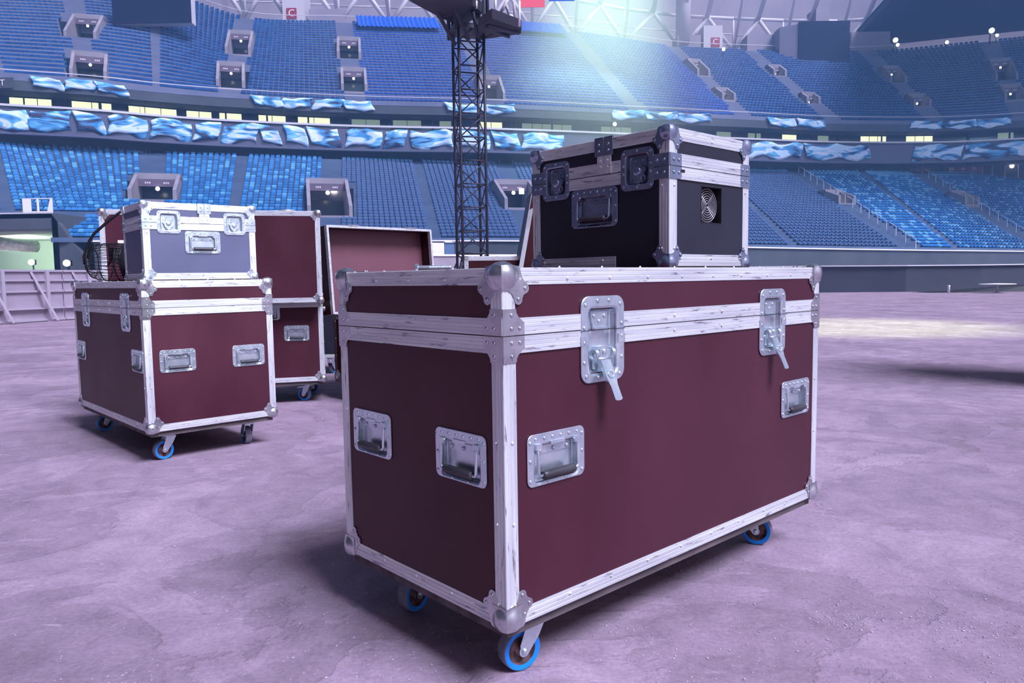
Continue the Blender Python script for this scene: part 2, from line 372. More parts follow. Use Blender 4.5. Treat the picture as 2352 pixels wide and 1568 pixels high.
def wing_poly(sc=1.0):
    p = [(0, 0), (.050, 0), (.052, .010), (.056, .021), (.063, .031)]
    p += arc(.063, .043, .0115, -1.2, 1.25, 7)
    p += [(.0595, .0575)]
    p += arc(.044, .066, .0115, -.15, 2.4, 7)
    p += [(.0325, .0635), (.0285, .057), (.022, .051), (.012, .0475), (0, .0465)]
    return [(x * sc, y * sc) for x, y in p]
def ball_corner_mesh(sc=1.0, bottom=False, m=None):
    """three winged plates with a pressed ball; corner at origin, faces along +x,+y,+z (inward)"""
    def f():
        b = MB(); t = 0.0022
        for (u, v, n) in (((1, 0, 0), (0, 0, 1), (0, -1, 0)), ((0, 0, 1), (1, 0, 0), (0, -1, 0)),
                          ((0, 1, 0), (0, 0, 1), (-1, 0, 0)), ((0, 0, 1), (0, 1, 0), (-1, 0, 0)),
                          ((1, 0, 0), (0, 1, 0), (0, 0, -1)), ((0, 1, 0), (1, 0, 0), (0, 0, -1)))[::2]:
            M = frame((0, 0, 0), u, v, n)
            b.prism(wing_poly(sc), 0.0003, t, M)
            b.rivet(.064 * sc, .0435 * sc, t, M, 0.0048, 0.003); b.rivet(.0445 * sc, .066 * sc, t, M, 0.0048, 0.003)
        # pressed ball flowing into the plates: star-shaped surface seen from an inner point
        q = .047; c = .0168; r = .0296; N = 24; vid = {}; vs_ = []; fs_ = []
        def pt(d):
            d = Vector(d).normalized(); tb = min((q + .0028) / x for x in d if x > 1e-6)
            o = Vector((q - c,) * 3); bq = d.dot(o); disc = bq * bq - (o.length_squared - r * r)
            ts = bq + math.sqrt(disc) if disc > 0 else tb - .02
            t_ = .5 * (tb + ts + math.sqrt((tb - ts) ** 2 + .0075 ** 2)) - .0004
            p = tuple(round((q - x * t_) * sc, 7) for x in d)
            if p not in vid: vid[p] = len(vs_); vs_.append(p)
            return vid[p]
        for ax in range(3):
            G = [[None] * (N + 1) for _ in range(N + 1)]
            for i in range(N + 1):
                for j in range(N + 1):
                    d = [0, 0, 0]; d[ax] = 1; d[(ax + 1) % 3] = i / N; d[(ax + 2) % 3] = j / N; G[i][j] = pt(d)
            for i in range(N):
                for j in range(N): fs_.append((G[i][j], G[i + 1][j], G[i + 1][j + 1], G[i][j + 1]))
        b.add(vs_, fs_, True)
        return with_mats(b.mesh('ball_corner'), m)
    return cached(('ball', sc, m.name), f)
def add_corner(parent, P, dx, dy, dz, sc=1.0, m=None):
    M = frame(P, (dx, 0, 0), (0, dy, 0), (0, 0, dz))
    me = ball_corner_mesh(sc, False, m or CHROME)
    if dx * dy * dz < 0:      # mirror-free: swap the x and y wings instead
        M = frame(P, (0, dy, 0), (dx, 0, 0), (0, 0, dz))
    return link('ball_corner', me, parent, M)
def bracket_mesh(m, small=False):
    def f():
        b = MB(); t = 0.0024
        if small: P = [(0, 0), (.052, 0), (.052, .030), (.044, .033), (0, .033)]; rv = [(.016, .016), (.040, .016)]
        else: P = [(0, 0), (.060, 0), (.060, .026), (.054, .030), (.043, .039), (.0375, .047), (.0365, .055), (0, .055)]; rv = [(.047, .014), (.024, .014), (.024, .042)]
        for (u, v, n) in (((1, 0, 0), (0, 0, 1), (0, -1, 0)), ((0, 1, 0), (0, 0, 1), (-1, 0, 0))):
            M = frame((0, 0, 0), u, v, n)
            b.prism(P, 0.0002, t, M)
            for q in rv: b.rivet(q[0], q[1], t, M, 0.0046, 0.003)
        return with_mats(b.mesh('corner_bracket'), m)
    return cached(('brk', m.name, small), f)
def add_bracket(parent, P, dx, dy, dz, m=None, small=False):
    M = frame(P, (dx, 0, 0), (0, dy, 0), (0, 0, dz))
    if dx * dy * dz < 0: M = frame(P, (0, dy, 0), (dx, 0, 0), (0, 0, dz))
    return link('corner_bracket', bracket_mesh(m or CHROME, small), parent, M)

HO = (.136, .082, 0, -.009)       # opening of the handle dish: width, height, centre
def add_handle(parent, M, steel=None, gripm=None):
    s = steel or STEEL; g = gripm or GRIP
    def dish():
        b = MB(); w, h = .180, .115; ow, oh, ox, oy = HO
        b.loops([rrect(w, h, .016, 0), rrect(w, h, .016, .0016), rrect(w - .002, h - .002, .015, .0024), rrect(ow + .008, oh + .008, .014, .0026, ox, oy),
                 rrect(ow, oh, .011, .0005, ox, oy), rrect(ow - .006, oh - .006, .009, -.012, ox, oy), rrect(ow - .010, oh - .010, .008, -.0135, ox, oy)], False, True)
        for i in range(6): b.rivet(-.065 + .026 * i, .046, .0026, None, .0042, .0026)
        for x_ in (-.082, .082):
            b.rivet(x_, .040, .0026); b.rivet(x_, .000, .0026); b.rivet(x_, -.044, .0026)
        for x_ in (-.028, .028): b.rivet(x_, -.0525, .0022, None, .0038)
        # raised stop plate on the dish floor
        b.prism([(-.052, .010), (.052, .010), (.052, .030), (.018, .030), (.014, .034), (-.014, .034), (-.018, .030), (-.052, .030)], -.0136, -.0095)
        for x_ in (-.042, 0, .042): b.rivet(x_, .017, -.0095, None, .0050, .0045)
        b.box((-.022, .031, .0024), (.022, .0375, .006))
        b.box((-.0685, .024, .0022), (-.052, .036, .0085)); b.box((.052, .024, .0022), (.0685, .036, .0085))
        return with_mats(b.mesh('handle'), s)
    def bail():
        b = MB()
        b.tube([(-.050, .031, .005), (-.060, .031, .005), (-.0625, .026, .0055), (-.0625, -.026, .008), (-.060, -.033, .008), (-.050, -.034, .008), (.050, -.034, .008),
                (.060, -.033, .008), (.0625, -.026, .008), (.0625, .026, .0055), (.060, .031, .005), (.050, .031, .005)], .0034, 8)
        return with_mats(b.mesh('handle_bail'), s)
    def grip():
        b = MB(); Mx = Matrix.Translation((-.050, -.034, .007)) @ Matrix.Rotation(PI / 2, 4, 'Y')
        b.lathe([(.0075, 0), (.0098, .002), (.0102, .012), (.0102, .088), (.0098, .098), (.0075, .100)], 14, Mx)
        return with_mats(b.mesh('handle_grip'), g)
    o = link('handle', cached(('hd', s.name), dish), parent, M)
    link('handle_bail', cached(('hb', s.name), bail), o); link('handle_grip', cached(('hg', g.name), grip), o)
    return o
LO = (.098, .150, 0, -.004)
def add_latch_open(parent, M, lever_open=True):
    def dish():
        b = MB(); w, h = .152, .200; ow, oh, ox, oy = LO
        b.loops([rrect(w, h, .026, 0), rrect(w, h, .026, .0022), rrect(w - .003, h - .003, .025, .0036), rrect(ow + .012, oh + .012, .020, .0040, ox, oy),
                 rrect(ow + .002, oh + .002, .014, .0012, ox, oy), rrect(ow - .012, oh - .008, .010, -.013, ox, oy), rrect(ow - .018, oh - .014, .008, -.0145, ox, oy)], False, True)
        for q in ((-.061, .080), (-.020, .089), (.020, .089), (.061, .080), (-.066, .028), (.066, .034), (-.066, -.006), (.066, .004), (-.066, -.052), (.066, -.046), (-.060, -.084), (-.018, -.089), (.058, -.086)):
            b.rivet(q[0], q[1], .0036, None, .0052, .0030)
        for x_ in (-1, 1):     # folded side straps over the seam
            b.box((x_ * .0775 if x_ < 0 else .052, -.012, .0036), (-.052 if x_ < 0 else .0775, .010, .0050))
        return with_mats(b.mesh('latch'), STEEL)
    def seam():
        b = MB(); b.box((-.0765, .0210, -.006), (.0765, .0222, .0054)); b.box((-.042, .0210, -.0150), (.042, .0222, -.0135)); return with_mats(b.mesh('latch_seam'), BLACK)
    def keeper():
        b = MB(); b.prism([(-.030, .062), (.030, .062), (.022, .026), (-.022, .026)], -.0145, -.0095)
        b.box((-.023, .0225, -.0125), (.023, .0275, -.003))
        for q in ((-.018, .053), (.018, .053), (0, .040)): b.rivet(q[0], q[1], -.0095, None, .0055, .003)
        return with_mats(b.mesh('keeper_plate'), STEEL)
    def mech():
        b = MB()
        b.box((-.022, -.052, -.0145), (.022, -.018, -.002)); b.box((-.016, -.046, -.002), (.016, -.024, .006))
        b.rivet(0, -.030, .006, None, .008, .004)
        for sx_ in (-1, 1):
            for k in range(3):
                pts = [(sx_ * (.026 + .0035 * k), -.034 + .012 * math.cos(a), .000 + .012 * math.sin(a)) for a in [2 * PI * i / 14 for i in range(14)]]
                b.tube(pts, .0016, 6, closed=True)
        b.tube([(-.030, -.022, .004), (-.026, -.016, .008), (.026, -.016, .008), (.030, -.022, .004)], .0018, 6)
        b.prism([(-.026, -.048), (-.012, -.048), (-.014, -.074), (-.024, -.070)], -.010, -.004)
        b.lathe([(.013, 0), (.013, .003), (.005, .0035), (.005, .0036)], 16, Matrix.Translation((.022, -.080, .004)) @ Matrix.Rotation(.5, 4, 'X'))
        return with_mats(b.mesh('latch_mechanism'), STEEL)
    def lever():
        b = MB()
        d = Vector((0, -.078, .036)).normalized(); u = Vector((1, 0, 0)); n = u.cross(d) * -1
        F = frame((0, -.046, .007), u, d, d.cross(u))
        Lh = .100
        P = [(-.016, 0), (.016, 0), (.0165, .050), (.0125, .066), (.0125, Lh), (.006, Lh + .003), (-.006, Lh + .003), (-.0125, Lh), (-.0125, .066), (-.0165, .050)]
        b.prism(P, -.0012, .0012, F)
        b.box((-.0165, 0, -.006), (-.0145, .055, .0016), F); b.box((.0145, 0, -.006), (.0165, .055, .0016), F)
        b.tube([tuple(F @ Vector((.0085 * math.cos(a), .040 + .0085 * math.sin(a), .0022))) for a in [2 * PI * i / 16 for i in range(16)]], .0014, 6, closed=True)
        b.tube([tuple(F @ Vector((.0055 * math.cos(a), .028 + .0055 * math.sin(a), .0022))) for a in [PI * i / 8 for i in range(9)]], .0012, 6)
        b.tube([(-.024, -.046, .007), (.024, -.046, .007)], .0035, 8)
        return with_mats(b.mesh('latch_lever'), STEEL)
    o = link('latch', cached('ldish', dish), parent, M)
    link('latch_seam', cached('lseam', seam), o); link('keeper_plate', cached('lkeep', keeper), o)
    link('latch_mechanism', cached('lmech', mech), o)
    if lever_open: link('latch_lever', cached('llev', lever), o)
    return o
BO = (.078, .082, 0, 0)
def add_butterfly(parent, M, steel):
    def dish():
        b = MB(); w, h = .115, .115; ow, oh, ox, oy = BO
        b.loops([rrect(w, h, .018, 0), rrect(w, h, .018, .0016), rrect(w - .002, h - .002, .017, .0024), rrect(ow + .006, oh + .006, .013, .0026, ox, oy),
                 rrect(ow, oh, .011, .0006, ox, oy), rrect(ow - .006, oh - .006, .008, -.013, ox, oy), rrect(ow - .012, oh - .012, .006, -.0145, ox, oy)], False, True)
        for q in ((-.047, .046), (0, .050), (.047, .046), (-.0475, .012), (.0475, .012), (-.0475, -.010), (.0475, -.010), (-.047, -.046), (0, -.050), (.047, -.046)):
            b.rivet(q[0], q[1], .0024, None, .0042)
        b.box((-.026, .010, -.0145), (.026, .034, -.010))
        b.rivet(-.012, .026, -.010); b.rivet(.012, .026, -.010)
        return with_mats(b.mesh('latch'), steel)
    def fly():
        b = MB()
        P = []
        for k in range(36):
            a = 2 * PI * k / 36; r = .021 + .010 * max(0, math.cos(3 * (a - PI / 2 + PI))) ** 1.5
            P.append((r * math.cos(a), -.012 + r * math.sin(a)))
        b.prism(P, -.006, -.002)
        b.lathe([(.0125, 0), (.0125, .004), (.010, .0055), (.004, .0058)], 18, Matrix.Translation((0, -.006, -.002)))
        b.box((-.012, -.002, -.010), (.012, .022, -.004))
        b.tube([(.020 + .007 * math.cos(a), -.024 + .008 * math.sin(a), .000) for a in [2 * PI * i / 12 for i in range(12)]], .0012, 6, closed=True)
        b.tube([(-.016, -.034, -.003), (.018, -.034, -.003)], .0022, 6)
        return with_mats(b.mesh('butterfly_key'), steel)
    o = link('latch', cached(('bdish', steel.name), dish), parent, M)
    link('butterfly_key', cached(('bfly', steel.name), fly), o)
    def seam():
        b = MB(); b.box((-.058, -.0006, -.004), (.058, .0006, .0032)); return with_mats(b.mesh('latch_seam'), BLACK)
    return o

def add_caster(parent, pos, ang, plate_z=.136, r=.050, brake=False):
    """ang = heading of the wheel axis in the parent's local frame"""
    def fork():
        b = MB()
        b.box((-.052, -.042, plate_z - .006), (.052, .042, plate_z))
        b.lathe([(.032, plate_z - .020), (.034, plate_z - .012), (.026, plate_z - .006)], 20)
        for sx_ in (-1, 1):
            y = sx_ * .024
            P = [(-.030, plate_z - .018), (.020, plate_z - .018), (.040, r + .016)] + arc(.030, r, .013, .7, -2.6, 8) + [(-.010, r + .030)]
            Mx = frame((0, y - .0015, 0), (1, 0, 0), (0, 0, 1), (0, -1, 0))
            b.prism(P, -.003, 0, Mx)
            b.lathe([(.0075, 0), (.0075, .004), (.004, .006)], 6, frame((.030, y, r), (1, 0, 0), (0, 0, 1), (0, -1, 0)) if sx_ < 0 else frame((.030, y, r), (1, 0, 0), (0, 0, -1), (0, 1, 0)), False)
        b.box((-.030, -.026, plate_z - .020), (.020, .026, plate_z - .017))
        if brake: b.prism([(.02, plate_z - .022), (.075, plate_z - .028), (.085, plate_z - .038), (.02, plate_z - .032)], -.02, .02, frame((0, 0, 0), (1, 0, 0), (0, 0, 1), (0, -1, 0)))
        return with_mats(b.mesh('caster'), STEEL)
    def hub():
        b = MB(); Mx = frame((.030, 0, r), (1, 0, 0), (0, 0, -1), (0, 1, 0))
        b.lathe([(.012, -.020), (.014, -.020), (.016, -.008), (.033, -.006), (.0345, -.014), (.0355, -.0155), (.0355, .0155), (.0345, .014), (.033, .006), (.016, .008), (.014, .020), (.012, .020)], 32, Mx)
        return with_mats(b.mesh('wheel_hub'), RUST)
    def tyre():
        b = MB(); Mx = frame((.030, 0, r), (1, 0, 0), (0, 0, -1), (0, 1, 0))
        pr = [(.0355, .0155), (.0440, .0175), (.0470, .0175), (.0490, .0150), (.0500, .006), (.0500, -.006), (.0490, -.0150), (.0470, -.0175), (.0440, -.0175), (.0355, -.0155)]
        b.lathe(pr[:3], 40, Mx, True, 1, False); b.lathe(pr[2:8], 40, Mx, True, 0, False); b.lathe(pr[7:], 40, Mx, True, 1, False)
        b.lathe([(.0355, .0155), (.0355, -.0155)], 40, Mx, True, 1, False)
        return with_mats(b.mesh('tyre'), TREAD, BLUEW)
    M = Matrix.Translation((pos[0], pos[1], 0)) @ Matrix.Rotation(ang, 4, 'Z')
    o = link('caster', cached(('fork', plate_z, brake), fork), parent, M)
    link('wheel_hub', cached('hub', hub), o); link('tyre', cached('tyre', tyre), o)
    return o

# ------------------------------------------------------------------ panels with holes
def panel(b, O, u, v, U, V, holes, n=None):
    us = sorted(set([0, U] + [q for h in holes for q in h[:2]])); vsn = sorted(set([0, V] + [q for h in holes for q in h[2:]]))
    O = Vector(O); u = Vector(u); v = Vector(v)
    for i in range(len(us) - 1):
        for j in range(len(vsn) - 1):
            cu = (us[i] + us[i + 1]) / 2; cv = (vsn[j] + vsn[j + 1]) / 2
            if any(h[0] < cu < h[1] and h[2] < cv < h[3] for h in holes): continue
            q = [O + u * a + v * c for a, c in ((us[i], vsn[j]), (us[i + 1], vsn[j]), (us[i + 1], vsn[j + 1]), (us[i], vsn[j + 1]))]
            b.add([tuple(p) for p in q], [(0, 1, 2, 3)])
def shell(L, W, z0, z1, holes, skip='', ins=0.0018):
    """box shell from z0 to z1; holes: dict face -> rects in (u from near corner, z)"""
    b = MB(); i = ins; zz = z1 - z0
    def H(f): return [(h[0] - i, h[1] - i, h[2] - z0, h[3] - z0) for h in holes.get(f, []) if h[3] > z0 and h[2] < z1]
    def clip(hs): return [(h[0], h[1], max(0, h[2]), min(zz, h[3])) for h in hs]
    panel(b, (i, i, z0), (1, 0, 0), (0, 0, 1), L - 2 * i, zz, clip(H('R')))
    panel(b, (i, i, z0), (0, 1, 0), (0, 0, 1), W - 2 * i, zz, clip(H('L')))
    panel(b, (i, W - i, z0), (1, 0, 0), (0, 0, 1), L - 2 * i, zz, clip(H('B')))
    panel(b, (L - i, i, z0), (0, 1, 0), (0, 0, 1), W - 2 * i, zz, clip(H('E')))
    if 'T' not in skip: panel(b, (i, i, z1), (1, 0, 0), (0, 1, 0), L - 2 * i, W - 2 * i, [])
    if 'D' not in skip: panel(b, (i, i, z0), (1, 0, 0), (0, 1, 0), L - 2 * i, W - 2 * i, [])
    return b
def faceM(face, L, W, u, z):
    if face == 'R': return frame((u, 0, z), (1, 0, 0), (0, 0, 1), (0, -1, 0))
    if face == 'L': return frame((0, u, z), (0, -1, 0), (0, 0, 1), (-1, 0, 0))
    if face == 'B': return frame((u, W, z), (-1, 0, 0), (0, 0, 1), (0, 1, 0))
    return frame((L, u, z), (0, 1, 0), (0, 0, 1), (1, 0, 0))
def hole(u, z, spec): 
    w_, h_, cx, cy = spec; return (u + cx - w_ / 2 + .002, u + cx + w_ / 2 - .002, z + cy - h_ / 2 + .002, z + cy + h_ / 2 - .002)

def case_edges(t, L, W, z0, z1, which='all', w=TW, riv=0.14, skip=()):
    out = []
    X0, X1, Y0, Y1 = 0, L, 0, W
    def ap(k, *a):
        if k in skip: return
        add_profile(t, *a, w=w, rivets=riv)
    for z, dz, k in ((z0, 1, 'bot'), (z1, -1, 'top')):
        ap(k + 'R', (X0, Y0, z), (X1, Y0, z), (0, 1, 0), (0, 0, dz)); ap(k + 'B', (X0, Y1, z), (X1, Y1, z), (0, -1, 0), (0, 0, dz))
        ap(k + 'L', (X0, Y0, z), (X0, Y1, z), (1, 0, 0), (0, 0, dz)); ap(k + 'E', (X1, Y0, z), (X1, Y1, z), (-1, 0, 0), (0, 0, dz))
def flat_strip(parent, face, L, W, z0, z1, rivs=True, riv=0.2, gaps=()):
    """half of the tongue-and-groove band round the seam on one face, interrupted where a latch sits"""
    Lf = L if face in 'RB' else W; h = z1 - z0
    cuts = [0.0]
    for g0, g1 in sorted(gaps): cuts += [g0, g1]
    cuts.append(Lf)
    for s0, s1 in zip(cuts[::2], cuts[1::2]):
        def f(ln=s1 - s0):
            b = MB(); t = .0026; g = .0007
            pr = [(0, 0), (0, t)]
            for q in (.16, .40, .64, .86): pr += [(h * q, t), (h * q + .0006, t - g), (h * q + .0014, t - g), (h * q + .002, t)]
            pr += [(h, t), (h, 0)]
            ls = [[(xx, p, q - .0004) for p, q in pr] for xx in (-ln / 2, ln / 2)]
            b.loops(ls, True, True)
            if rivs and ln > .3:
                k = max(2, int(ln / riv))
                for i in range(1, k): b.rivet(-ln / 2 + ln * i / k, h * .5, t, None, .0045)
            return with_mats(b.mesh('seam_profile'), ALU)
        link('seam_profile', cached(('seam', round(s1 - s0, 4), round(h, 4), rivs), f), parent, faceM(face, L, W, (s0 + s1) / 2, z0))

def big_case(label, loc, yaw, L, W, z0, zs, z1, handles, latches, casters, lever=True, group=None):
    t = thing('flight_case', label, 'flight case', (loc[0], loc[1], 0), yaw, group)
    holes = {}
    for f, u, z in handles: holes.setdefault(f, []).append(hole(u, z, HO))
    for f, u, z in latches: holes.setdefault(f, []).append(hole(u, z, LO))
    shell(L, W, z0, zs, holes, 'T').build('case_body', BROWN, t)
    shell(L, W, zs, z1, holes, 'D').build('case_lid', BROWN, t)
    b = MB(); b.box((.014, .014, z0 - .026), (L - .018, W - .018, z0 - .0002)); b.build('base_board', WOODB, t)
    case_edges(t, L, W, z0, z1)
    sh = .037
    for (xx, yy, dx, dy) in ((0, 0, 1, 1), (L, 0, -1, 1), (0, W, 1, -1), (L, W, -1, -1)):
        add_profile(t, (xx, yy, z0), (xx, yy, zs - .0008), (dx, 0, 0), (0, dy, 0), rivets=.2)
        add_profile(t, (xx, yy, zs + .0008), (xx, yy, z1), (dx, 0, 0), (0, dy, 0), rivets=0)
        add_corner(t, (xx, yy, z1), dx, dy, -1); add_corner(t, (xx, yy, z0), dx, dy, 1)
        add_bracket(t, (xx, yy, zs + .0010), dx, dy, 1); add_bracket(t, (xx, yy, zs - .0010), dx, dy, -1)
    for f in 'RLBE':
        gp = [(u - .060, u + .060) for ff, u, z in latches if ff == f]
        for za, zb_ in ((zs + .0012, zs + sh), (zs - sh, zs - .0012)): flat_strip(t, f, L, W, za, zb_, (f in 'RB') == (L > W), .2, gp)
    for f, u, z in handles: add_handle(t, faceM(f, L, W, u, z))
    for f, u, z in latches: add_latch_open(t, faceM(f, L, W, u, z), lever)
    for a, bb, ang in casters: add_caster(t, (a, bb), ang, z0 - .027)
    return t

Z0, ZS, Z1 = .1633, .7889, .9305
BIG = (-.0194, 1.5199, .737, 1.40, .66605)
big = big_case('large brown flight case in the foreground with two unlatched silver latches on its long side', BIG[:2], BIG[2], BIG[3], BIG[4], Z0, ZS, Z1,
    [('R', .154, .515), ('R', 1.247, .516), ('L', .147, .515), ('L', .515, .515)], [('R', .311, .765), ('R', 1.094, .766)],
    [(.150, .090, -3.35), (1.243, .160, -1.2), (.15, .53, -2.9), (1.26, .55, 1.0)])
LFT = (-1.8253, 3.6776, .7544, .678, 1.31)
left = big_case('brown flight case on blue casters at left with narrow latches, carrying the grey case', LFT[:2], LFT[2], LFT[3], LFT[4], Z0, ZS, .926,
    [('R', .158, .517), ('R', .531, .515), ('L', .115, .52), ('L', 1.182, .515)], [('L', .271, .764), ('L', 1.03, .764)],
    [(.125, .105, -3.04), (.56, .12, 1.47), (.125, 1.17, -3.04), (.57, 1.2, .8)], lever=False)

# ------------------------------------------------------------------ small amp cases
def small_case(label, loc, yaw, z, L, W, H, zs, panelm, steel, handles, latches, fan=None, long_face='L', notch=None):
    t = thing('amplifier_case', label, 'flight case', (loc[0], loc[1], z), yaw)
    holes = {}
    for f, u, zz in handles: holes.setdefault(f, []).append(hole(u, zz, HO))
    for f, u, zz in latches: holes.setdefault(f, []).append(hole(u, zz, BO))
    if fan: holes.setdefault(fan[0], []).append(fan[1:5])
    w = .034
    shell(L, W, 0, zs, holes, 'T').build('case_body', panelm, t); shell(L, W, zs, H, holes, 'D').build('case_lid', panelm, t)
    sk = ('botL',) if notch else ()
    case_edges(t, L, W, 0, H, w=w, riv=.2, skip=sk)
    if notch: 
        add_profile(t, (0, notch, 0), (0, W, 0), (1, 0, 0), (0, 0, 1), w=w, rivets=.2)
    for (xx, yy, dx, dy) in ((0, 0, 1, 1), (L, 0, -1, 1), (0, W, 1, -1), (L, W, -1, -1)):
        add_profile(t, (xx, yy, 0), (xx, yy, zs - .0008), (dx, 0, 0), (0, dy, 0), w=w, rivets=.16)
        add_profile(t, (xx, yy, zs + .0008), (xx, yy, H), (dx, 0, 0), (0, dy, 0), w=w, rivets=0)
        add_corner(t, (xx, yy, H), dx, dy, -1, .74, steel); add_corner(t, (xx, yy, 0), dx, dy, 1, .74, steel)
        add_bracket(t, (xx, yy, zs + .0010), dx, dy, 1, steel, True); add_bracket(t, (xx, yy, zs - .0010), dx, dy, -1, steel, True)
    for f in 'RLBE':
        gp = [(u - .046, u + .046) for ff, u, z in latches if ff == f]
        for za, zb_ in ((zs + .0012, zs + .034), (zs - .034, zs - .0012)): flat_strip(t, f, L, W, za, zb_, False, .2, gp)
    # hasp joining strip in the middle of the long lid face
    f = long_face; Lf = W if f == 'L' else L; u0 = Lf * (.425 if f == 'L' else .53)
    b = MB()
    for s in (-1, 1):
        b.box((-.026 if s < 0 else .001, zs + .002, .0024), (-.001 if s < 0 else .026, H, .0046))
        for k in range(2): b.rivet(s * .013, zs + .022 + .018 * k, .0046, None, .004)
    b.prism([(-.026, zs + .030), (.026, zs + .030), (0, zs + .004)], .0024, .0050)
    b.build('joint_strip', ALU, t, faceM(f, L, W, u0, 0))
    b = MB()
    for s in (-1, 1):
        b.box((-.034 if s < 0 else .002, H - .050, .0046), (-.002 if s < 0 else .034, H + .003, .0066))
        b.box((-.034 if s < 0 else .002, H + .0006, -.020), (-.002 if s < 0 else .034, H + .003, .0066))
        for k in range(2): b.rivet(s * .018, H - .036 + .018 * k, .0066, None, .0045, .003)
    b.build('joint_plate', steel, t, faceM(f, L, W, u0, 0))
    for ff, u, zz in handles: add_handle(t, faceM(ff, L, W, u, zz), steel, GRIP)
    for ff, u, zz in latches: add_butterfly(t, faceM(ff, L, W, u, zz), steel)
    return t
BK = (.4278, 2.0189, .7311, .40, .5326)
zb = .9305
bk = small_case('black amplifier case with fan vent standing on top of the large foreground case', BK[:2], BK[2], zb + .0035, BK[3], BK[4], .3765 - .0035, .270, BLACKL, DSTEEL,
    [('L', .269, .178)], [('L', .109, .271), ('L', .425, .271)], ('R', .150, .2535, .123, .227), 'L', .188)
M = faceM('R', BK[3], BK[4], .202, .175)
b = MB()
for (lo, hi) in (((-.0517, -.052, -.030), (-.0497, .052, -.001)), ((.0497, -.052, -.030), (.0517, .052, -.001)), ((-.0517, .050, -.030), (.0517, .052, -.001)), ((-.0517, -.052, -.030), (.0517, -.050, -.001))): b.box(lo, hi)
b.box((-.0517, -.052, -.034), (.0517, .052, -.030))
b.build('fan_recess', BLACK, bk, M)
b = MB()
for k in range(7):
    r = .0075 + .0066 * k
    b.tube([(r * math.cos(a), r * math.sin(a), -.016) for a in [2 * PI * i / 40 for i in range(40)]], .0009, 6, closed=True)
for a in (PI / 4, 3 * PI / 4, 5 * PI / 4, 7 * PI / 4):
    b.tube([(.004 * math.cos(a), .004 * math.sin(a), -.018), (.050 * math.cos(a), .050 * math.sin(a), -.018)], .0014, 6)
b.build('fan_guard', WHITEW, bk, M)
b = MB(); b.box((.048, -.0075, .0026), (.066, .0005, .0030)); b.build('dark_tag', BLACK, bk, faceM('R', BK[3], BK[4], .0, .262))

WH = (-1.833, 3.74, .6964, .57, .392)
zw = .926
wh = small_case('pale grey amplifier case with bright aluminium edges standing on the left brown case', WH[:2], WH[2], zw + .0035, WH[3], WH[4], .3905, .288, GREYL, STEEL,
    [('R', .290, .192)], [('R', .126, .292), ('R', .458, .292)], None, 'R')

# galvanised hex bolt on the lid
t = thing('hex_bolt', 'grey hex bolt lying on the lid of the large foreground case', 'bolt', (-.21, 2.0, zb + .0095), -.03)
b = MB(); Mx = Matrix.Translation((-.047, 0, 0)) @ Matrix.Rotation(PI / 2, 4, 'Y')
b.lathe([(.0105, 0), (.0115, .0015), (.0115, .008), (.0105, .0095)], 6, Mx, False); b.build('bolt_head', STEEL, t)
b = MB(); pr = [(.0065, .0095), (.0065, .040)]
for k in range(22): pr += [(.0056, .041 + .0025 * k), (.0068, .0422 + .0025 * k)]
pr += [(.005, .0975)]
b.lathe(pr, 14, Mx, False); b.build('bolt_shank', STEEL, t)

# wire-caged fan beside the grey case
def cage_fan():
    c = atY(232, 603, 4.52); R0 = .112
    t = thing('caged_fan', 'black wire-caged fan with a bent carrying arm beside the pale grey case', 'fan', (c.x + .05, c.y, .929), 0.15)
    zc = R0 + .004
    b = MB(); dome = [(-.125, .030), (-.118, .062), (-.095, .092), (-.06, .108), (0, R0), (.06, R0), (.10, R0)]
    for k in range(30):
        a = 2 * PI * k / 30
        b.tube([(x, r * math.cos(a), zc + r * math.sin(a)) for x, r in dome], .0019, 5)
    for x, r in ((-.125, .030), (-.095, .092), (-.02, R0), (.065, R0), (.098, R0)):
        b.tube([(x, r * math.cos(a), zc + r * math.sin(a)) for a in [2 * PI * i / 36 for i in range(36)]], .0026, 6, closed=True)
    b.build('wire_cage', BLKMETAL, t)
    b = MB(); Mx = Matrix.Translation((.10, 0, zc)) @ Matrix.Rotation(PI / 2, 4, 'Y')
    b.lathe([(.02, -.03), (.06, -.03), (R0 + .002, 0), (R0 + .002, .05), (.095, .075), (.05, .085)], 32, Mx); b.build('motor_housing', BLACK, t)
    b = MB()
    for k in range(4):
        a = PI / 2 * k; b.add([(.02, .015 * math.cos(a), zc + .015 * math.sin(a)), (.04, .09 * math.cos(a - .3), zc + .09 * math.sin(a - .3)), (.01, .09 * math.cos(a + .4), zc + .09 * math.sin(a + .4)), (.005, .02 * math.cos(a + .8), zc + .02 * math.sin(a + .8)),
               (.022, .015 * math.cos(a), zc + .015 * math.sin(a)), (.042, .09 * math.cos(a - .3), zc + .09 * math.sin(a - .3)), (.012, .09 * math.cos(a + .4), zc + .09 * math.sin(a + .4)), (.007, .02 * math.cos(a + .8), zc + .02 * math.sin(a + .8))],
              [(0, 1, 2, 3), (7, 6, 5, 4), (0, 4, 5, 1), (1, 5, 6, 2), (2, 6, 7, 3), (3, 7, 4, 0)])
    b.build('fan_blades', BLKMETAL, t)
    b = MB(); b.tube([(-.128, -.03, zc - .012), (-.126, -.04, zc + .03), (-.085, -.05, zc + .125), (-.06, -.05, zc + .165), (.03, -.05, zc + .245), (.10, -.045, zc + .30), (.12, -.04, zc + .27)], .0085, 10)
    b.build('carrying_arm', BLKMETAL, t)
cage_fan()

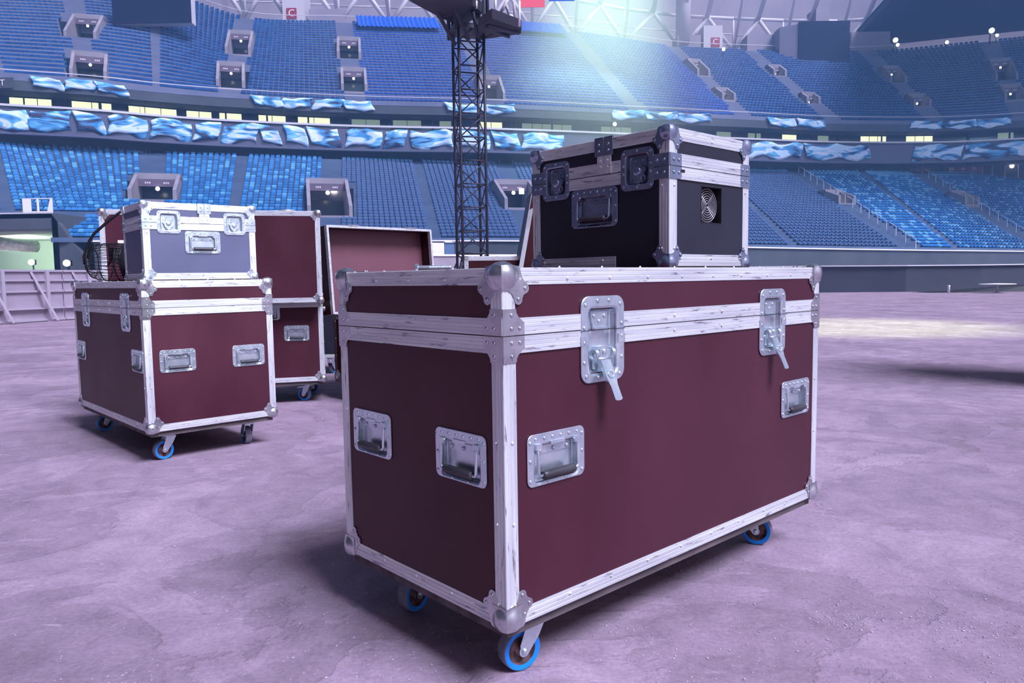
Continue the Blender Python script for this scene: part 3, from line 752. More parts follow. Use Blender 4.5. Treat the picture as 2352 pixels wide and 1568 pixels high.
# ------------------------------------------------------------------ rear cases
def loose_box(t, O, u, v, n, U, V, D, matl, name, open_face=None, trim=.03, inner=None, corners=(1, 1, 1, 1)):
    """box part: O corner, u x v front rectangle, n depth direction (into the box)"""
    O = Vector(O); u = Vector(u).normalized(); v = Vector(v).normalized(); n = Vector(n).normalized()
    b = MB(); th = .012
    def q(a, c, d): return tuple(O + u * a + v * c + n * d)
    def slab(a0, a1, c0, c1, d0, d1, bb=b): bb.hexa([q(a0, c0, d0), q(a1, c0, d0), q(a1, c0, d1), q(a0, c0, d1), q(a0, c1, d0), q(a1, c1, d0), q(a1, c1, d1), q(a0, c1, d1)])
    if open_face == 'front':
        slab(0, th, 0, V, 0, D); slab(U - th, U, 0, V, 0, D); slab(th, U - th, 0, th, 0, D); slab(th, U - th, V - th, V, 0, D); 
        part = b.build(name, matl, t)
        b2 = MB(); slab(th, U - th, th, V - th, D - th, D, b2); b2.build('lid_panel', inner or matl, t)
    else:
        slab(.002, U - .002, .002, V - .002, .002, D); part = b.build(name, matl, t)
    return part
def rear_lidded():
    # tall case whose lid stands open; its outer panel faces the camera
    Rr = atZ(747.5, 874, .163); yaw = .26; L = 1.45; W = .60
    c, s = math.cos(yaw), math.sin(yaw); O = Rr - Vector((c, s, 0)) * L
    t = thing('flight_case', 'tall brown flight case behind the left case, its lid raised upright', 'flight case', (O.x, O.y, 0), yaw)
    zt = .757; z0 = .1633
    holes = {'R': [hole(1.255, .53, HO), hole(1.05, .69, HO)]}
    shell(L, W, z0, zt, holes, '').build('case_body', BROWN, t)
    b = MB(); b.box((.014, .014, z0 - .026), (L - .018, W - .018, z0 - .0002)); b.build('base_board', WOODB, t)
    case_edges(t, L, W, z0, zt)
    for (xx, yy, dx, dy) in ((0, 0, 1, 1), (L, 0, -1, 1), (0, W, 1, -1), (L, W, -1, -1)):
        add_profile(t, (xx, yy, z0), (xx, yy, zt), (dx, 0, 0), (0, dy, 0)); add_corner(t, (xx, yy, z0), dx, dy, 1)
    add_handle(t, faceM('R', L, W, 1.255, .53)); add_handle(t, faceM('R', L, W, 1.05, .69))
    for a, bb, ang, br in ((L - .13, .12, 2.6, True), (.13, .12, 1.9, False), (L - .13, W - .12, .6, False), (.13, W - .12, .2, False)): add_caster(t, (a, bb), ang, z0 - .027, brake=br)
    # lid: shallow box hinged on the near top edge, panel outward
    lz0 = zt + .002; H = .660; D = .13
    b = MB(); b.box((.004, -D + .002, lz0 + .002), (L - .004, 0, lz0 + H - .002)); lid = b.build('case_lid', BROWN, t)
    for z, dz in ((lz0, 1), (lz0 + H, -1)):
        add_profile(lid, (0, -D, z), (L, -D, z), (0, 1, 0), (0, 0, dz))
        for xx, dx in ((0, 1), (L, -1)): add_profile(lid, (xx, -D, z), (xx, 0, z), (dx, 0, 0), (0, 0, dz)); add_corner(lid, (xx, -D, z), dx, 1, dz, .9)
    for xx, dx in ((0, 1), (L, -1)): add_profile(lid, (xx, -D, lz0), (xx, -D, lz0 + H), (dx, 0, 0), (0, 1, 0))
    for u in (.84, 1.22):
        b = MB(); b.box((u - .05, -D + .02, lz0 + H), (u + .05, -.02, lz0 + H + .008)); b.tube([(u - .055, -D + .012, lz0 + H + .006), (u + .055, -D + .012, lz0 + H + .006)], .005, 8); b.build('hinge_strip', STEEL, lid)
    b = MB(); b.box((.11, -D - .002, lz0 + .43), (.19, -D + .001, lz0 + .452)); b.build('white_tag', WHITEP, lid)
    b = MB(); b.box((.08, -D - .0015, lz0 + .31), (.20, -D + .001, lz0 + .40)); b.build('dark_recess', BLACK, lid)
rear_lidded()
def open_pink():
    # case with its lid thrown back, the lining towards us
    N = Vector((-1.372, 5.72, 0)); a = .78; u = Vector((math.cos(a), math.sin(a), 0)); f = Vector((math.sin(a), -math.cos(a), 0))
    t = thing('flight_case', 'open brown flight case with its pinkish lid lining facing the camera', 'flight case', (N.x, N.y, 0), 0)
    U, F = 1.02, .52; z0, zt = .1633, .655
    loc = lambda p: Vector(p) - N
    b = MB()
    P = [N, N + f * F, N + f * F + u * U, N + u * U]
    b.hexa([tuple(loc(p + Vector((0, 0, z0)))) for p in P] + [tuple(loc(p + Vector((0, 0, zt)))) for p in P]); b.build('case_body', DARKBROWN, t)
    b = MB(); b.hexa([tuple(loc(p + Vector((0, 0, z0 - .026)))) for p in P] + [tuple(loc(p + Vector((0, 0, z0 - .0005)))) for p in P]); b.build('base_board', WOODB, t)
    for i in range(4):
        p, q, r = P[i], P[(i + 1) % 4], P[i - 1]
        d1 = (q - p).normalized(); d2 = (r - p).normalized()
        add_profile(t, loc(p + Vector((0, 0, z0))), loc(p + Vector((0, 0, zt))), d1, d2)
        n = (P[(i + 2) % 4] - q).normalized()
        for z, dz in ((z0, 1), (zt, -1)): add_profile(t, loc(p + Vector((0, 0, z))), loc(q + Vector((0, 0, z))), n, (0, 0, dz))
        me = ball_corner_mesh(.9, False, CHROME)
        A1, A2 = (d1, d2) if d1.cross(d2).z > 0 else (d2, d1)
        link('ball_corner', me, t, frame(loc(p + Vector((0, 0, z0))), A1, A2, (0, 0, 1)))
    for p in (P[0] + f * .11 + u * .11, P[1] - f * .11 + u * .11, P[2] - f * .11 - u * .11, P[3] + f * .11 - u * .11):
        q = loc(p); add_caster(t, (q.x, q.y), R_.uniform(0, 6), z0 - .027)
    # lid
    tilt = .085; v = (Vector((0, 0, 1)) * math.cos(tilt) - f * math.sin(tilt)); n = u.cross(v); n = n if n.dot(f) < 0 else -n
    D = .15; Hh = .685
    O = N + Vector((0, 0, zt + .004)) + f * (.002) - n * D * 0
    lo = loc(O) + f * .0
    lid = loose_box(t, lo, u, v, n, U, Hh, D, DARKBROWN, 'case_lid', 'front', inner=PINK)
    rim = MB(); w_ = .016
    def q(a_, c_, d_): return tuple(lo + u * a_ + v * c_ + n * d_)
    for (a0, a1, c0, c1) in ((-.002, w_, 0, Hh), (U - w_, U + .002, 0, Hh), (w_, U - w_, Hh - w_, Hh + .002), (w_, U - w_, -.002, w_)):
        rim.hexa([q(a0, c0, -.004), q(a1, c0, -.004), q(a1, c0, .03), q(a0, c0, .03), q(a0, c1, -.004), q(a1, c1, -.004), q(a1, c1, .03), q(a0, c1, .03)])
    rim.build('lid_rim', ALU, t)
    for a_ in (.24, .80):
        b = MB(); b.hexa([q(a_ - .05, Hh - .002, -.006), q(a_ + .05, Hh - .002, -.006), q(a_ + .05, Hh - .002, .04), q(a_ - .05, Hh - .002, .04), q(a_ - .05, Hh + .01, -.006), q(a_ + .05, Hh + .01, -.006), q(a_ + .05, Hh + .01, .04), q(a_ - .05, Hh + .01, .04)]); b.build('catch_plate', CHROME, t)
    for c_ in (.05, Hh - .05):
        b = MB(); b.sphere(q(.0, c_, D - .02), .024); b.build('ball_corner', CHROME, t)
open_pink()
def dark_low():
    p = atZ(748, 822, .163)
    t = thing('equipment_case', 'dark case half hidden behind the tall case and the open case', 'flight case', (p.x, p.y, 0), .05)
    shell(.55, .5, .163, .72, {}, '').build('case_body', BLACKL, t, Matrix.Translation((-.42, 0, 0)))
    for z, dz in ((.163, 1), (.72, -1)): add_profile(t, (-.42, 0, z), (.13, 0, z), (0, 1, 0), (0, 0, dz))
    for xx, dx in ((-.42, 1), (.13, -1)): add_profile(t, (xx, 0, .163), (xx, 0, .72), (dx, 0, 0), (0, 1, 0))
    for a in (-.32, .03):
        for bb in (.1, .4): add_caster(t, (a, bb), 1.2, .162)
dark_low()
def open_back():
    # another open case behind the black one: brown front under a pale rim, its lid edge leaning right
    Y = 4.55; p0 = atY(1066, 589, Y); z1 = p0.z; z0 = .1633
    t = thing('flight_case', 'brown flight case behind the foreground lid with a leaning raised lid', 'flight case', (p0.x, p0.y, 0), .06)
    L, W = .62, .5
    shell(L, W, z0, z1, {}, 'T').build('case_body', DARKBROWN, t)
    b = MB(); b.box((.014, .014, z0 - .026), (L - .018, W - .018, z0 - .0002)); b.build('base_board', WOODB, t)
    case_edges(t, L, W, z0, z1, w=.026)
    for (xx, yy, dx, dy) in ((0, 0, 1, 1), (L, 0, -1, 1), (0, W, 1, -1), (L, W, -1, -1)): add_profile(t, (xx, yy, z0), (xx, yy, z1), (dx, 0, 0), (0, dy, 0), w=.026)
    for a in (.1, L - .1):
        for bb in (.1, W - .1): add_caster(t, (a, bb), .9, z0 - .027)
    # lid
    a0 = atY(1192, 616, Y - .03); a1 = atY(1224, 436, Y - .03)
    lo = Vector(a0) ; v = (Vector(a1) - lo).normalized(); Hh = (Vector(a1) - lo).length
    Rm = Matrix.Rotation(-.06, 3, 'Z'); lo = Rm @ (lo - Vector((p0.x, p0.y, 0))); v = Rm @ v
    n = Vector((0, 1, 0)); u = v.cross(n).normalized()
    u = u if u.x > 0 else -u
    lid = MB(); D = .45; U = .12
    def q(a_, c_, d_): return tuple(lo + u * a_ + v * c_ + n * d_)
    lid.hexa([q(0, 0, 0), q(U, 0, 0), q(U, 0, D), q(0, 0, D), q(0, Hh, 0), q(U, Hh, 0), q(U, Hh, D), q(0, Hh, D)]); lid.build('case_lid', DARKBROWN, t)
    add_profile(t, q(-.002, 0, -.002), q(-.002, Hh, -.002), u, n, w=.026, rivets=0); add_profile(t, q(U, 0, -.002), q(U, Hh, -.002), -u, n, w=.026, rivets=0)
    add_profile(t, q(0, Hh, -.002), q(U, Hh, -.002), n, -v, w=.026, rivets=0)
open_back()
# guessed unseen rack past the right edge, sized to throw its shadow into view
def off_shadow_caster():
    t = thing('equipment_case', 'guessed tall black rack on castors, unseen past the right edge, shaped for its shadow', 'flight case', (4.60, 5.30, 0), .10)
    shell(.9, .80, .163, 2.5, {}, '').build('case_body', BLACKL, t)
    case_edges(t, .9, .80, .163, 2.5)
    for (xx, yy, dx, dy) in ((0, 0, 1, 1), (.9, 0, -1, 1), (0, .80, 1, -1), (.9, .80, -1, -1)): add_profile(t, (xx, yy, .163), (xx, yy, 2.5), (dx, 0, 0), (0, dy, 0))
    for a in (.1, .8):
        for bb in (.1, .70): add_caster(t, (a, bb), .4, .162)
off_shadow_caster()

# ------------------------------------------------------------------ floor and crumbs
b = MB(); b.add([(-170, -40, 0), (190, -40, 0), (190, 190, 0), (-170, 190, 0)], [(0, 1, 2, 3)])
struct(b.build('floor', FLOORM))
def crumbs():
    b = MB(); rr = random.Random(3)
    ico = [(0, 0, 1), (.9, 0, .2), (.28, .85, .3), (-.72, .53, .25), (-.72, -.53, .2), (.28, -.85, .3), (.5, .4, -.4), (-.5, .4, -.4), (-.1, -.6, -.4)]
    fc = [(0, 1, 2), (0, 2, 3), (0, 3, 4), (0, 4, 5), (0, 5, 1), (1, 6, 2), (2, 6, 7), (2, 7, 3), (3, 7, 4), (4, 7, 8), (4, 8, 5), (5, 8, 1), (1, 8, 6)]
    clumps = [(rr.uniform(-1.4, 1.8), rr.uniform(1.15, 3.0), rr.uniform(.05, .22)) for _ in range(16)] + [(rr.uniform(-1.0, 1.2), rr.uniform(1.1, 1.9), rr.uniform(.04, .12)) for _ in range(14)] + [(.14, 1.33, .12), (-.06, 1.28, .12), (-.45, 1.25, .2), (.75, 1.75, .2), (.3, 1.2, .25)]
    for k in range(5200):
        if k % 10 < 6:
            c = rr.choice(clumps); x = rr.gauss(c[0], c[2]); y = rr.gauss(c[1], c[2])
        else: x = rr.uniform(-2.2, 3.2); y = rr.uniform(1.1, 5)
        if y < 1.02: continue
        s = rr.uniform(.0016, .0040) * (1.5 if rr.random() < .06 else 1)
        a = rr.uniform(0, 6.3); ca, sa = math.cos(a), math.sin(a); sq = rr.uniform(.5, .9)
        b.add([(x + s * (p[0] * ca - p[1] * sa * sq), y + s * (p[0] * sa + p[1] * ca * sq), s * .5 * (p[2] + .3)) for p in ico], fc)
    tag(b.build('concrete_crumbs', STONE), 'loose concrete crumbs scattered over the dusty floor in the foreground', 'debris', None, 'stuff')
crumbs()
# ------------------------------------------------------------------ stadium bowl
def crom(P, u):
    """Catmull-Rom through the rows of P at float parameters u"""
    P = np.asarray(P, float); u = np.asarray(u, float); n = len(P)
    i = np.clip(np.floor(u).astype(int), 0, n - 2); f = (u - i)[:, None]
    p0 = P[np.maximum(i - 1, 0)]; p1 = P[i]; p2 = P[i + 1]; p3 = P[np.minimum(i + 2, n - 1)]
    # finite tangents, softened so uneven control spacing cannot overshoot
    m1 = (p2 - p0) * .5; m2 = (p3 - p1) * .5
    d = np.linalg.norm(p2 - p1, axis=1, keepdims=True)
    for m in (m1, m2):
        l = np.linalg.norm(m, axis=1, keepdims=True); m *= np.minimum(1, 1.0 * d / np.maximum(l, 1e-9))
    return (2 * f**3 - 3 * f**2 + 1) * p1 + (f**3 - 2 * f**2 + f) * m1 + (-2 * f**3 + 3 * f**2) * p2 + (f**3 - f**2) * m2
class Tier:
    def __init__(s, front, back, rows):
        s.F = [tuple(atZ(*c)) for c in front]; s.B = [tuple(atZ(*c)) for c in back]; s.rows = rows; s.n = len(front)
    def P(s, u, t):
        u = np.atleast_1d(u); return (1 - t) * crom(s.F, u) + t * crom(s.B, u)
    def row(s, u, r):            # points of the front edge of tread r
        t = r / s.rows; p = s.P(u, t); return p
    def z(s, u, r): return s.row(u, r)[:, 2]

LOWF = [(-420, 556, 3.8), (-160, 556, 3.8), (30, 556, 3.8), (170, 556, 3.8), (350, 556, 3.8), (525, 556, 3.8), (757, 556, 3.8), (1004, 555, 3.8), (1235, 556, 3.7), (1560, 566, 3.3), (1830, 572, 3.1), (2103, 576, 2.95), (2200, 577, 2.9), (2400, 579, 2.85), (2650, 580, 2.8), (3000, 580, 2.75)]
LOWB = [(-470, 320, 13.4), (-215, 326, 13.4), (-20, 334, 13.4), (98, 343, 13.4), (352, 355, 13.4), (559, 361, 13.4), (765, 368, 13.4), (959, 375, 13.4), (1159, 380, 13.4), (1440, 388, 13.4), (1640, 393, 13.4), (1827, 397, 13.4), (1982, 398, 13.4), (2110, 400, 13.4), (2330, 401, 13.4), (2650, 398, 13.4)]
UPF = [(-420, 150, 19), (-200, 165, 19), (0, 182, 19), (205, 196, 19), (360, 212, 19), (527, 225, 19), (818, 240, 19), (1138, 248, 19), (1470, 263, 19), (1715, 275, 19), (1917, 284, 19), (2155, 285, 19), (2350, 276, 19), (2600, 262, 19), (2900, 240, 19)]
UPB = [(-620, -80, 38), (-330, -62, 38), (-80, -50, 38), (155, -42, 38), (350, -20, 36.5), (565, 46, 33), (788, 56, 33), (1060, 64, 33), (1310, 78, 33), (1545, 111, 33), (1720, 120, 33), (1990, 124, 33), (2272, 98, 33), (2560, 70, 33), (2860, 40, 33)]
LOW = Tier(LOWF, LOWB, 31); UP_ = Tier(UPF, UPB, 30)

# aisles (control index, half width in metres, row range); portals (control index, row0, row1, half width)
LA = {1: .0, 2: .15, 3: .0, 4: .85, 5: .2, 6: .85, 7: .2, 8: 1.0, 9: .2, 10: .2, 11: 1.2, 12: .25, 13: 1.2, 14: .8}
UA = {2: .1, 3: .75, 4: .1, 5: .8, 6: .8, 7: .8, 8: 1.0, 9: 1.0, 10: 1.0, 11: 1.0, 12: 1.0, 13: .8}
def row_at(T, u, py):           # row whose front edge shows at that height in the view
    ys = [proj(T.row([u], r)[0])[1] for r in range(T.rows + 1)]
    return float(np.interp(-py, [-y for y in ys], range(T.rows + 1)))
def vspec(T, L): return [(u, row_at(T, u, yb), row_at(T, u, yt), hw) for u, yt, yb, hw in L]
LV = vspec(LOW, [(4, 418, 468, 1.75), (6, 432, 505, 1.75), (8, 432, 486, 1.75), (11, 449, 474, 1.1), (13, 449, 476, 1.1)])
UV = vspec(UP_, [(3, 140, 190, 1.5), (3, 54, 98, 1.5), (5, 162, 210, 1.35), (5, 90, 132, 1.35), (6, 172, 218, 1.35), (6, 102, 142, 1.35), (7, 190, 236, 1.35), (9, 150, 180, .95), (9, 213, 236, .95), (10, 160, 180, .95), (10, 225, 244, .95), (11, 165, 196, 1.1), (11, 227, 250, 1.1), (12, 148, 190, 1.3), (12, 205, 235, 1.2)])

TUNX = atY(126, 520, 50).x; TUNZ = atY(60, 491, 50).z
def terrace(T, V, name, m, label):
    cuts = []
    for (u, r0, r1, hw) in V:
        e = np.linalg.norm(T.row([min(u + .05, T.n - 1)], r0)[0] - T.row([u - .05], r0)[0]) / .1
        cuts.append((u - hw / e, u + hw / e, r0, r1))
    U = np.array(sorted(list(np.linspace(0, T.n - 1, 150)) + [x for c in cuts for x in c[:2]])); b = MB(); N = len(U)
    rows = []
    for r in range(T.rows):
        a = T.row(U, r); c = T.row(U, r + 1); zt = c[:, 2]
        a1 = a.copy(); a1[:, 2] = zt; rows += [a, a1]
    rows.append(T.row(U, T.rows))
    v = [tuple(p) for R in rows for p in R]; f = []
    for k in range(len(rows) - 1):
        for i in range(N - 1):
            um = (U[i] + U[i + 1]) / 2; r = k // 2
            if any(c[0] < um < c[1] and c[2] - .2 <= r < c[3] - .2 for c in cuts): continue
            if T is LOW and rows[k][i][0] < TUNX - .3 and rows[k + 1][i][2] < TUNZ + .05: continue
            f.append((k * N + i, k * N + i + 1, (k + 1) * N + i + 1, (k + 1) * N + i))
    b.add(v, f); struct(b.build(name, m), label, 'stand')
TUNX = atY(126, 520, 50).x; TUNZ = atY(60, 491, 50).z
terrace(LOW, LV, 'floor_lower', TERRL, 'stepped concrete of the lower seating stand')
terrace(UP_, UV, 'floor_upper', TERR, 'stepped concrete of the steep upper seating stand')
# ---- seats
def seat_geom(dark):
    b = MB(); w, h = .185, .46
    back = [(-w, 0.16), (w, 0.16), (w, h - .05), (w - .06, h), (-w + .06, h), (-w, h - .05)]
    Mx = frame((0, .30, .10), (1, 0, 0), (0, .18, .98), (0, -.98, .18))
    b.prism(back, -.02, .025, Mx)
    b.box((-w + .01, .14, .20), (w - .01, .30, .40))
    b.box((-.10, .24, 0), (-.06, .30, .24)); b.box((.06, .24, 0), (.10, .30, .24))
    nb = len(b.f)
    b.v = [(x, y, z * .66) for x, y, z in b.v]
    if dark: b.add([(-.06, .325, .366), (.06, .325, .366), (.06, .345, .332), (-.06, .345, .332)], [(0, 1, 2, 3)], False, Matrix.Translation((0, -.02, .02)))  # pale quad paints the small highlight seen on each dark seat
    return np.array(b.v), b.f, nb
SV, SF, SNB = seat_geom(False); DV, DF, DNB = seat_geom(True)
seatm = mat('stadium_seat_plastic', rough=0.5, spec=0.15); at_ = nd(seatm, 'Attribute', attribute_name='seat_shade'); lk(seatm, at_.outputs['Color'], B(seatm).inputs['Base Color'])
def collect(T, A, V, lowtier):
    out = []; rr = random.Random(11 if lowtier else 23)
    aisles = sorted(A)
    for a, bb in zip(aisles[:-1], aisles[1:]):
        um = np.linspace(a, bb, 9); Lm = T.row(um, T.rows / 2); ln = np.linalg.norm(np.diff(Lm, axis=0), axis=1).sum()
        n = max(2, int(round(ln / (.45 if lowtier else .50))))
        for r in range(T.rows):
            # equal steps along the row, so neighbours keep their spacing
            uf = np.linspace(a, bb, 41); pf = T.row(uf, r + 1); sl = np.concatenate([[0], np.cumsum(np.linalg.norm(np.diff(pf, axis=0), axis=1))])
            q = (np.arange(n) + .5) / n * sl[-1]; uu = np.interp(q, sl, uf)
            p = T.row(uu, r + .45); zt = T.row(uu, r + 1)[:, 2]
            e = T.row(np.clip(uu + .02, 0, T.n - 1), r + .45) - T.row(np.clip(uu - .02, 0, T.n - 1), r + .45)
            for j in range(n):
                if not (-330 < proj(p[j])[0] < 2680): continue
                if lowtier and p[j][0] < TUNX and zt[j] < TUNZ + .3: continue
                if q[j] < A[a] + .16 or sl[-1] - q[j] < A[bb] + .16: continue
                skip = False
                for (vu, r0, r1, hw) in V:
                    if r0 - 1 <= r <= r1 + .6 and ((vu == a and q[j] < hw + .3) or (vu == bb and sl[-1] - q[j] < hw + .3)): skip = True
                if skip: continue
                if lowtier: dark = (6 <= a < 11) and r < T.rows - 1
                else: dark = False
                out.append((p[j][0], p[j][1], zt[j], math.atan2(e[j][1], e[j][0]), a, r, dark, rr.random(), rr.random()))
    return out
LS = collect(LOW, LA, LV, True); US = collect(UP_, UA, UV, False)
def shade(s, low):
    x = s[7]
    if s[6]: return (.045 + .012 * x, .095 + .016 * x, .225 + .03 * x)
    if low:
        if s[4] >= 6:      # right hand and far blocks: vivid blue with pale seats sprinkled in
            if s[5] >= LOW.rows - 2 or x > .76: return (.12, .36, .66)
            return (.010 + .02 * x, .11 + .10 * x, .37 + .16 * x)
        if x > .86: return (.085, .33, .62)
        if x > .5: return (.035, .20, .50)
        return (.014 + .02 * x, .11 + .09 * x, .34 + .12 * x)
    if 6 <= s[4] <= 8: return (.004 + .008 * x, .045 + .04 * x, .29 + .10 * x)
    return (.004 + .007 * x, .042 + .034 * x, .175 + .08 * x)
# the 300 that show largest: nearest blue seats of the lower stand that nothing hides
cand = []
for k, s in enumerate(LS):
    px, py = proj(s[:3])
    if not (5 < px < 2347): continue
    if px < 205 and py > 450: continue
    if 185 < px < 745 and py > 448: continue
    if px > 740 and py > 505: continue
    if 1030 < px < 1740: continue
    cand.append((math.hypot(s[0], s[1]), k))
cand.sort(); solo = set(k for _, k in cand[:300])
def seat_mesh(col, dark):
    V, F, nb = (DV, DF, DNB) if dark else (SV, SF, SNB)
    me = bpy.data.meshes.new('stadium_seat'); me.from_pydata([tuple(v) for v in V], [], F)
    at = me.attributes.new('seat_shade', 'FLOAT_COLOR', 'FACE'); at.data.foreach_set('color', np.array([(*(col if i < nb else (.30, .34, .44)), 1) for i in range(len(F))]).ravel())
    me.materials.append(seatm); return me
_sm = {}
BL = {2: 'left end block above the tunnel', 3: 'block left of the first stair', 4: 'block just right of the first stair', 5: 'block between the two grey stairs', 6: 'dark block right of the second stair', 7: 'dark block beside the tower', 11: 'right block beside the wide stair', 12: 'right block below the far stair', 13: 'block at the right end'}
proto = {}
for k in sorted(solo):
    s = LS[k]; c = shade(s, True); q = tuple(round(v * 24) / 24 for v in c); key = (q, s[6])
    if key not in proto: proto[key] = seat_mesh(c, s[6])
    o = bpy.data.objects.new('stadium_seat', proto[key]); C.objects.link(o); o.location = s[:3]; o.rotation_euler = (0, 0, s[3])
    tone = 'dark slate' if s[6] else ('pale blue' if c[1] > .3 else 'deep blue')
    bl = BL.get(s[4], 'lower stand')
    tag(o, f'{tone} stadium seat in the lower stand, {bl}', 'stadium seat', f'{tone} lower stand seats, {bl}')
def seat_mass(sets, name):
    vs_, fs_, cs_, off = [], [], [], 0
    for S, low in sets:
        for k, s in enumerate(S):
            if low and k in solo: continue
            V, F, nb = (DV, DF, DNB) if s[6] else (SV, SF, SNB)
            if not low: V = V * np.array([1.15, 1.0, 1.22])
            ca, sa = math.cos(s[3]), math.sin(s[3])
            R3 = np.array([[ca, -sa, 0], [sa, ca, 0], [0, 0, 1]])
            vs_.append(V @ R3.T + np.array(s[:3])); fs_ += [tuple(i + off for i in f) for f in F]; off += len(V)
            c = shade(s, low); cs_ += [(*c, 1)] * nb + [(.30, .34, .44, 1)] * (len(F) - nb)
    v = np.concatenate(vs_); me = bpy.data.meshes.new(name); me.from_pydata(v.tolist(), [], fs_)
    at = me.attributes.new('seat_shade', 'FLOAT_COLOR', 'FACE'); at.data.foreach_set('color', np.array(cs_).ravel())
    me.materials.append(seatm); return link(name, me)
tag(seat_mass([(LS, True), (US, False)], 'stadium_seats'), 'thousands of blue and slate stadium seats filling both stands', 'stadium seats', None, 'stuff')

# ---- portals (vomitories) in the stands: concrete cheeks, dark doorway, sign and lamp
WLAMP = mat('portal_lamp_glow', (1, 1, 1), .5, 0, (1, 1, .85), 6)
SIGNM = mat('portal_sign', (.10, .07, .12), .5)
_dn = [0]
def portal(T, u, r0, r1, hw, up):
    p = T.row([u], r0)[0]; q = T.row([u], r1)[0]
    e = T.row([min(u + .03, T.n - 1)], r0)[0] - T.row([max(u - .03, 0)], r0)[0]
    ex = Vector((e[0], e[1], 0)).normalized(); ey = Vector((-ex.y, ex.x, 0))
    D = (Vector(q) - Vector(p)).dot(ey); Hh = q[2] - p[2]
    _dn[0] += 1
    M = frame(p, ex, ey, (0, 0, 1)); th = .28; top = max(Hh + .1, 1.7)
    b = MB()
    for s in (-1, 1):
        x0, x1 = (s * hw, s * (hw - th)) if s < 0 else (s * (hw - th), s * hw)
        b.prism([(0, -.3), (D, -.3), (D, top + .2), (D * .62, top + .2), (0, 1.15)], x0, x1, frame((0, 0, 0), (0, 1, 0), (0, 0, 1), (1, 0, 0)))
    b.box((-hw, D * .62, top - .15), (hw, D, top + .35))
    b.box((-hw, D - .1, -.3), (hw, D + .05, top))
    b.box((-hw, -.05, -.3), (hw, .12, .35)); b.box((-hw, .1, -.3), (hw, D, .02))
    o = struct(b.build('door_%d' % _dn[0], CONC, None, M), 'concrete stair portal cut into the seating', 'doorway')
    b = MB(); b.box((-hw + th, D - .16, 0), (hw - th, D - .1, min(top - .2, 2.4))); b.build('doorway', DARKG, o)
    b = MB(); b.box((-hw + th, D * .60, top - .75), (hw - th, D * .61, top - .15))
    so = b.build('sign', SIGNM, o)
    b = MB()
    for s in (-.55, .25):
        for k in range(3): b.box((hw * s + .16 * k, D * .60 - .01, top - .52), (hw * s + .16 * k + .11, D * .60, top - .38))
    b.build('sign_lettering', WHITEST, so)
    b = MB(); b.sphere((0, D * .57, top - .95), .13 if up else .17, None, 10, 6); b.build('lamp', WLAMP, o)
for v in UV: portal(UP_, *v, True)
for v in LV: portal(LOW, *v, False)

# ---- hand rails along the aisles
def rails(T, A, name, label):
    b = MB()
    for a, hw in A.items():
        if hw < .6: continue
        for r in range(0, T.rows, 2):
            p = T.row([a], r)[0]; q = T.row([a], min(r + 1.5, T.rows))[0]
            b.bar((p[0], p[1], p[2] + .2), (p[0], p[1], p[2] + 1.15), .05); b.bar((p[0], p[1], p[2] + 1.1), (q[0], q[1], q[2] + 1.1), .05)
    struct(b.build(name, WHITEST), label, 'railing')

rails(LOW, {11: 1.2, 13: 1.2}, 'trim_10', 'hand rails along the wide lower stairs at right')
# ---- ring of suites between the stands
RU = np.linspace(0, UP_.n - 1, 240); RP = crom(UP_.F, RU)
RT = np.gradient(RP, axis=0); RT[:, 2] = 0; RT /= np.linalg.norm(RT, axis=1, keepdims=True)
RN = np.stack([-RT[:, 1], RT[:, 0], np.zeros(len(RT))], 1)       # outward
RPX = np.array([proj(p)[0] for p in RP])
def ringpt(px, off=0.0, z=None):
    k = np.interp(px, RPX, np.arange(len(RPX))); i = int(min(k, len(RPX) - 2)); f = k - i
    p = RP[i] * (1 - f) + RP[i + 1] * f; n = RN[i] * (1 - f) + RN[i + 1] * f; t = RT[i] * (1 - f) + RT[i + 1] * f
    q = Vector(p) + Vector(n) * off
    if z is not None: q.z = z
    return q, Vector(t).normalized(), Vector(n).normalized()
def band(name, m, o0, o1, z0, z1, label=None, x0=-1e9, x1=1e9, parent=None):
    idx = [i for i in range(len(RP)) if x0 <= RPX[i] <= x1]
    ls = []
    for i in idx:
        a = RP[i] + RN[i] * o0; c = RP[i] + RN[i] * o1
        ls.append([(a[0], a[1], z0), (c[0], c[1], z0), (c[0], c[1], z1), (a[0], a[1], z1)])
    b = MB(); b.loops(ls, True, True)
    o = b.build(name, m, parent); return struct(o, label, 'stand front') if parent is None else o
band('wall_concourse', CONCD, 5.5, 5.8, 12.6, 14.6, 'dark back wall of the concourse above the lower seats')
band('ceiling_concourse', CONCD, .1, 6.0, 14.45, 14.65, 'underside of the suite ring')
band('trim_1', BAND, 0, .35, 14.5, 16.6, 'blue grey front of the suite ring behind the lower flags')
band('trim_2', WHITEST, -.10, .0, 16.75, 16.93, 'pale handrail along the suite ring')
band('trim_3', BAND, -.22, .36, 14.30, 14.52, 'lower lip of the suite ring')
band('floor_suites', CONCD, .0, 4.2, 16.5, 16.62, 'balcony floor of the suites')
band('wall_suites', DARKG, 2.6, 2.8, 16.6, 18.6, 'dark glazed back wall of the suites')
band('trim_4', CONCD, .02, 3.5, 18.15, 19.05, 'dark beam below the upper seats')
band('trim_5', WHITEST, -.03, .02, 19.85, 19.92, 'thin rail in front of the upper seats')
REDC = mat('reddish_concourse_panel', (.16, .055, .085), .7)
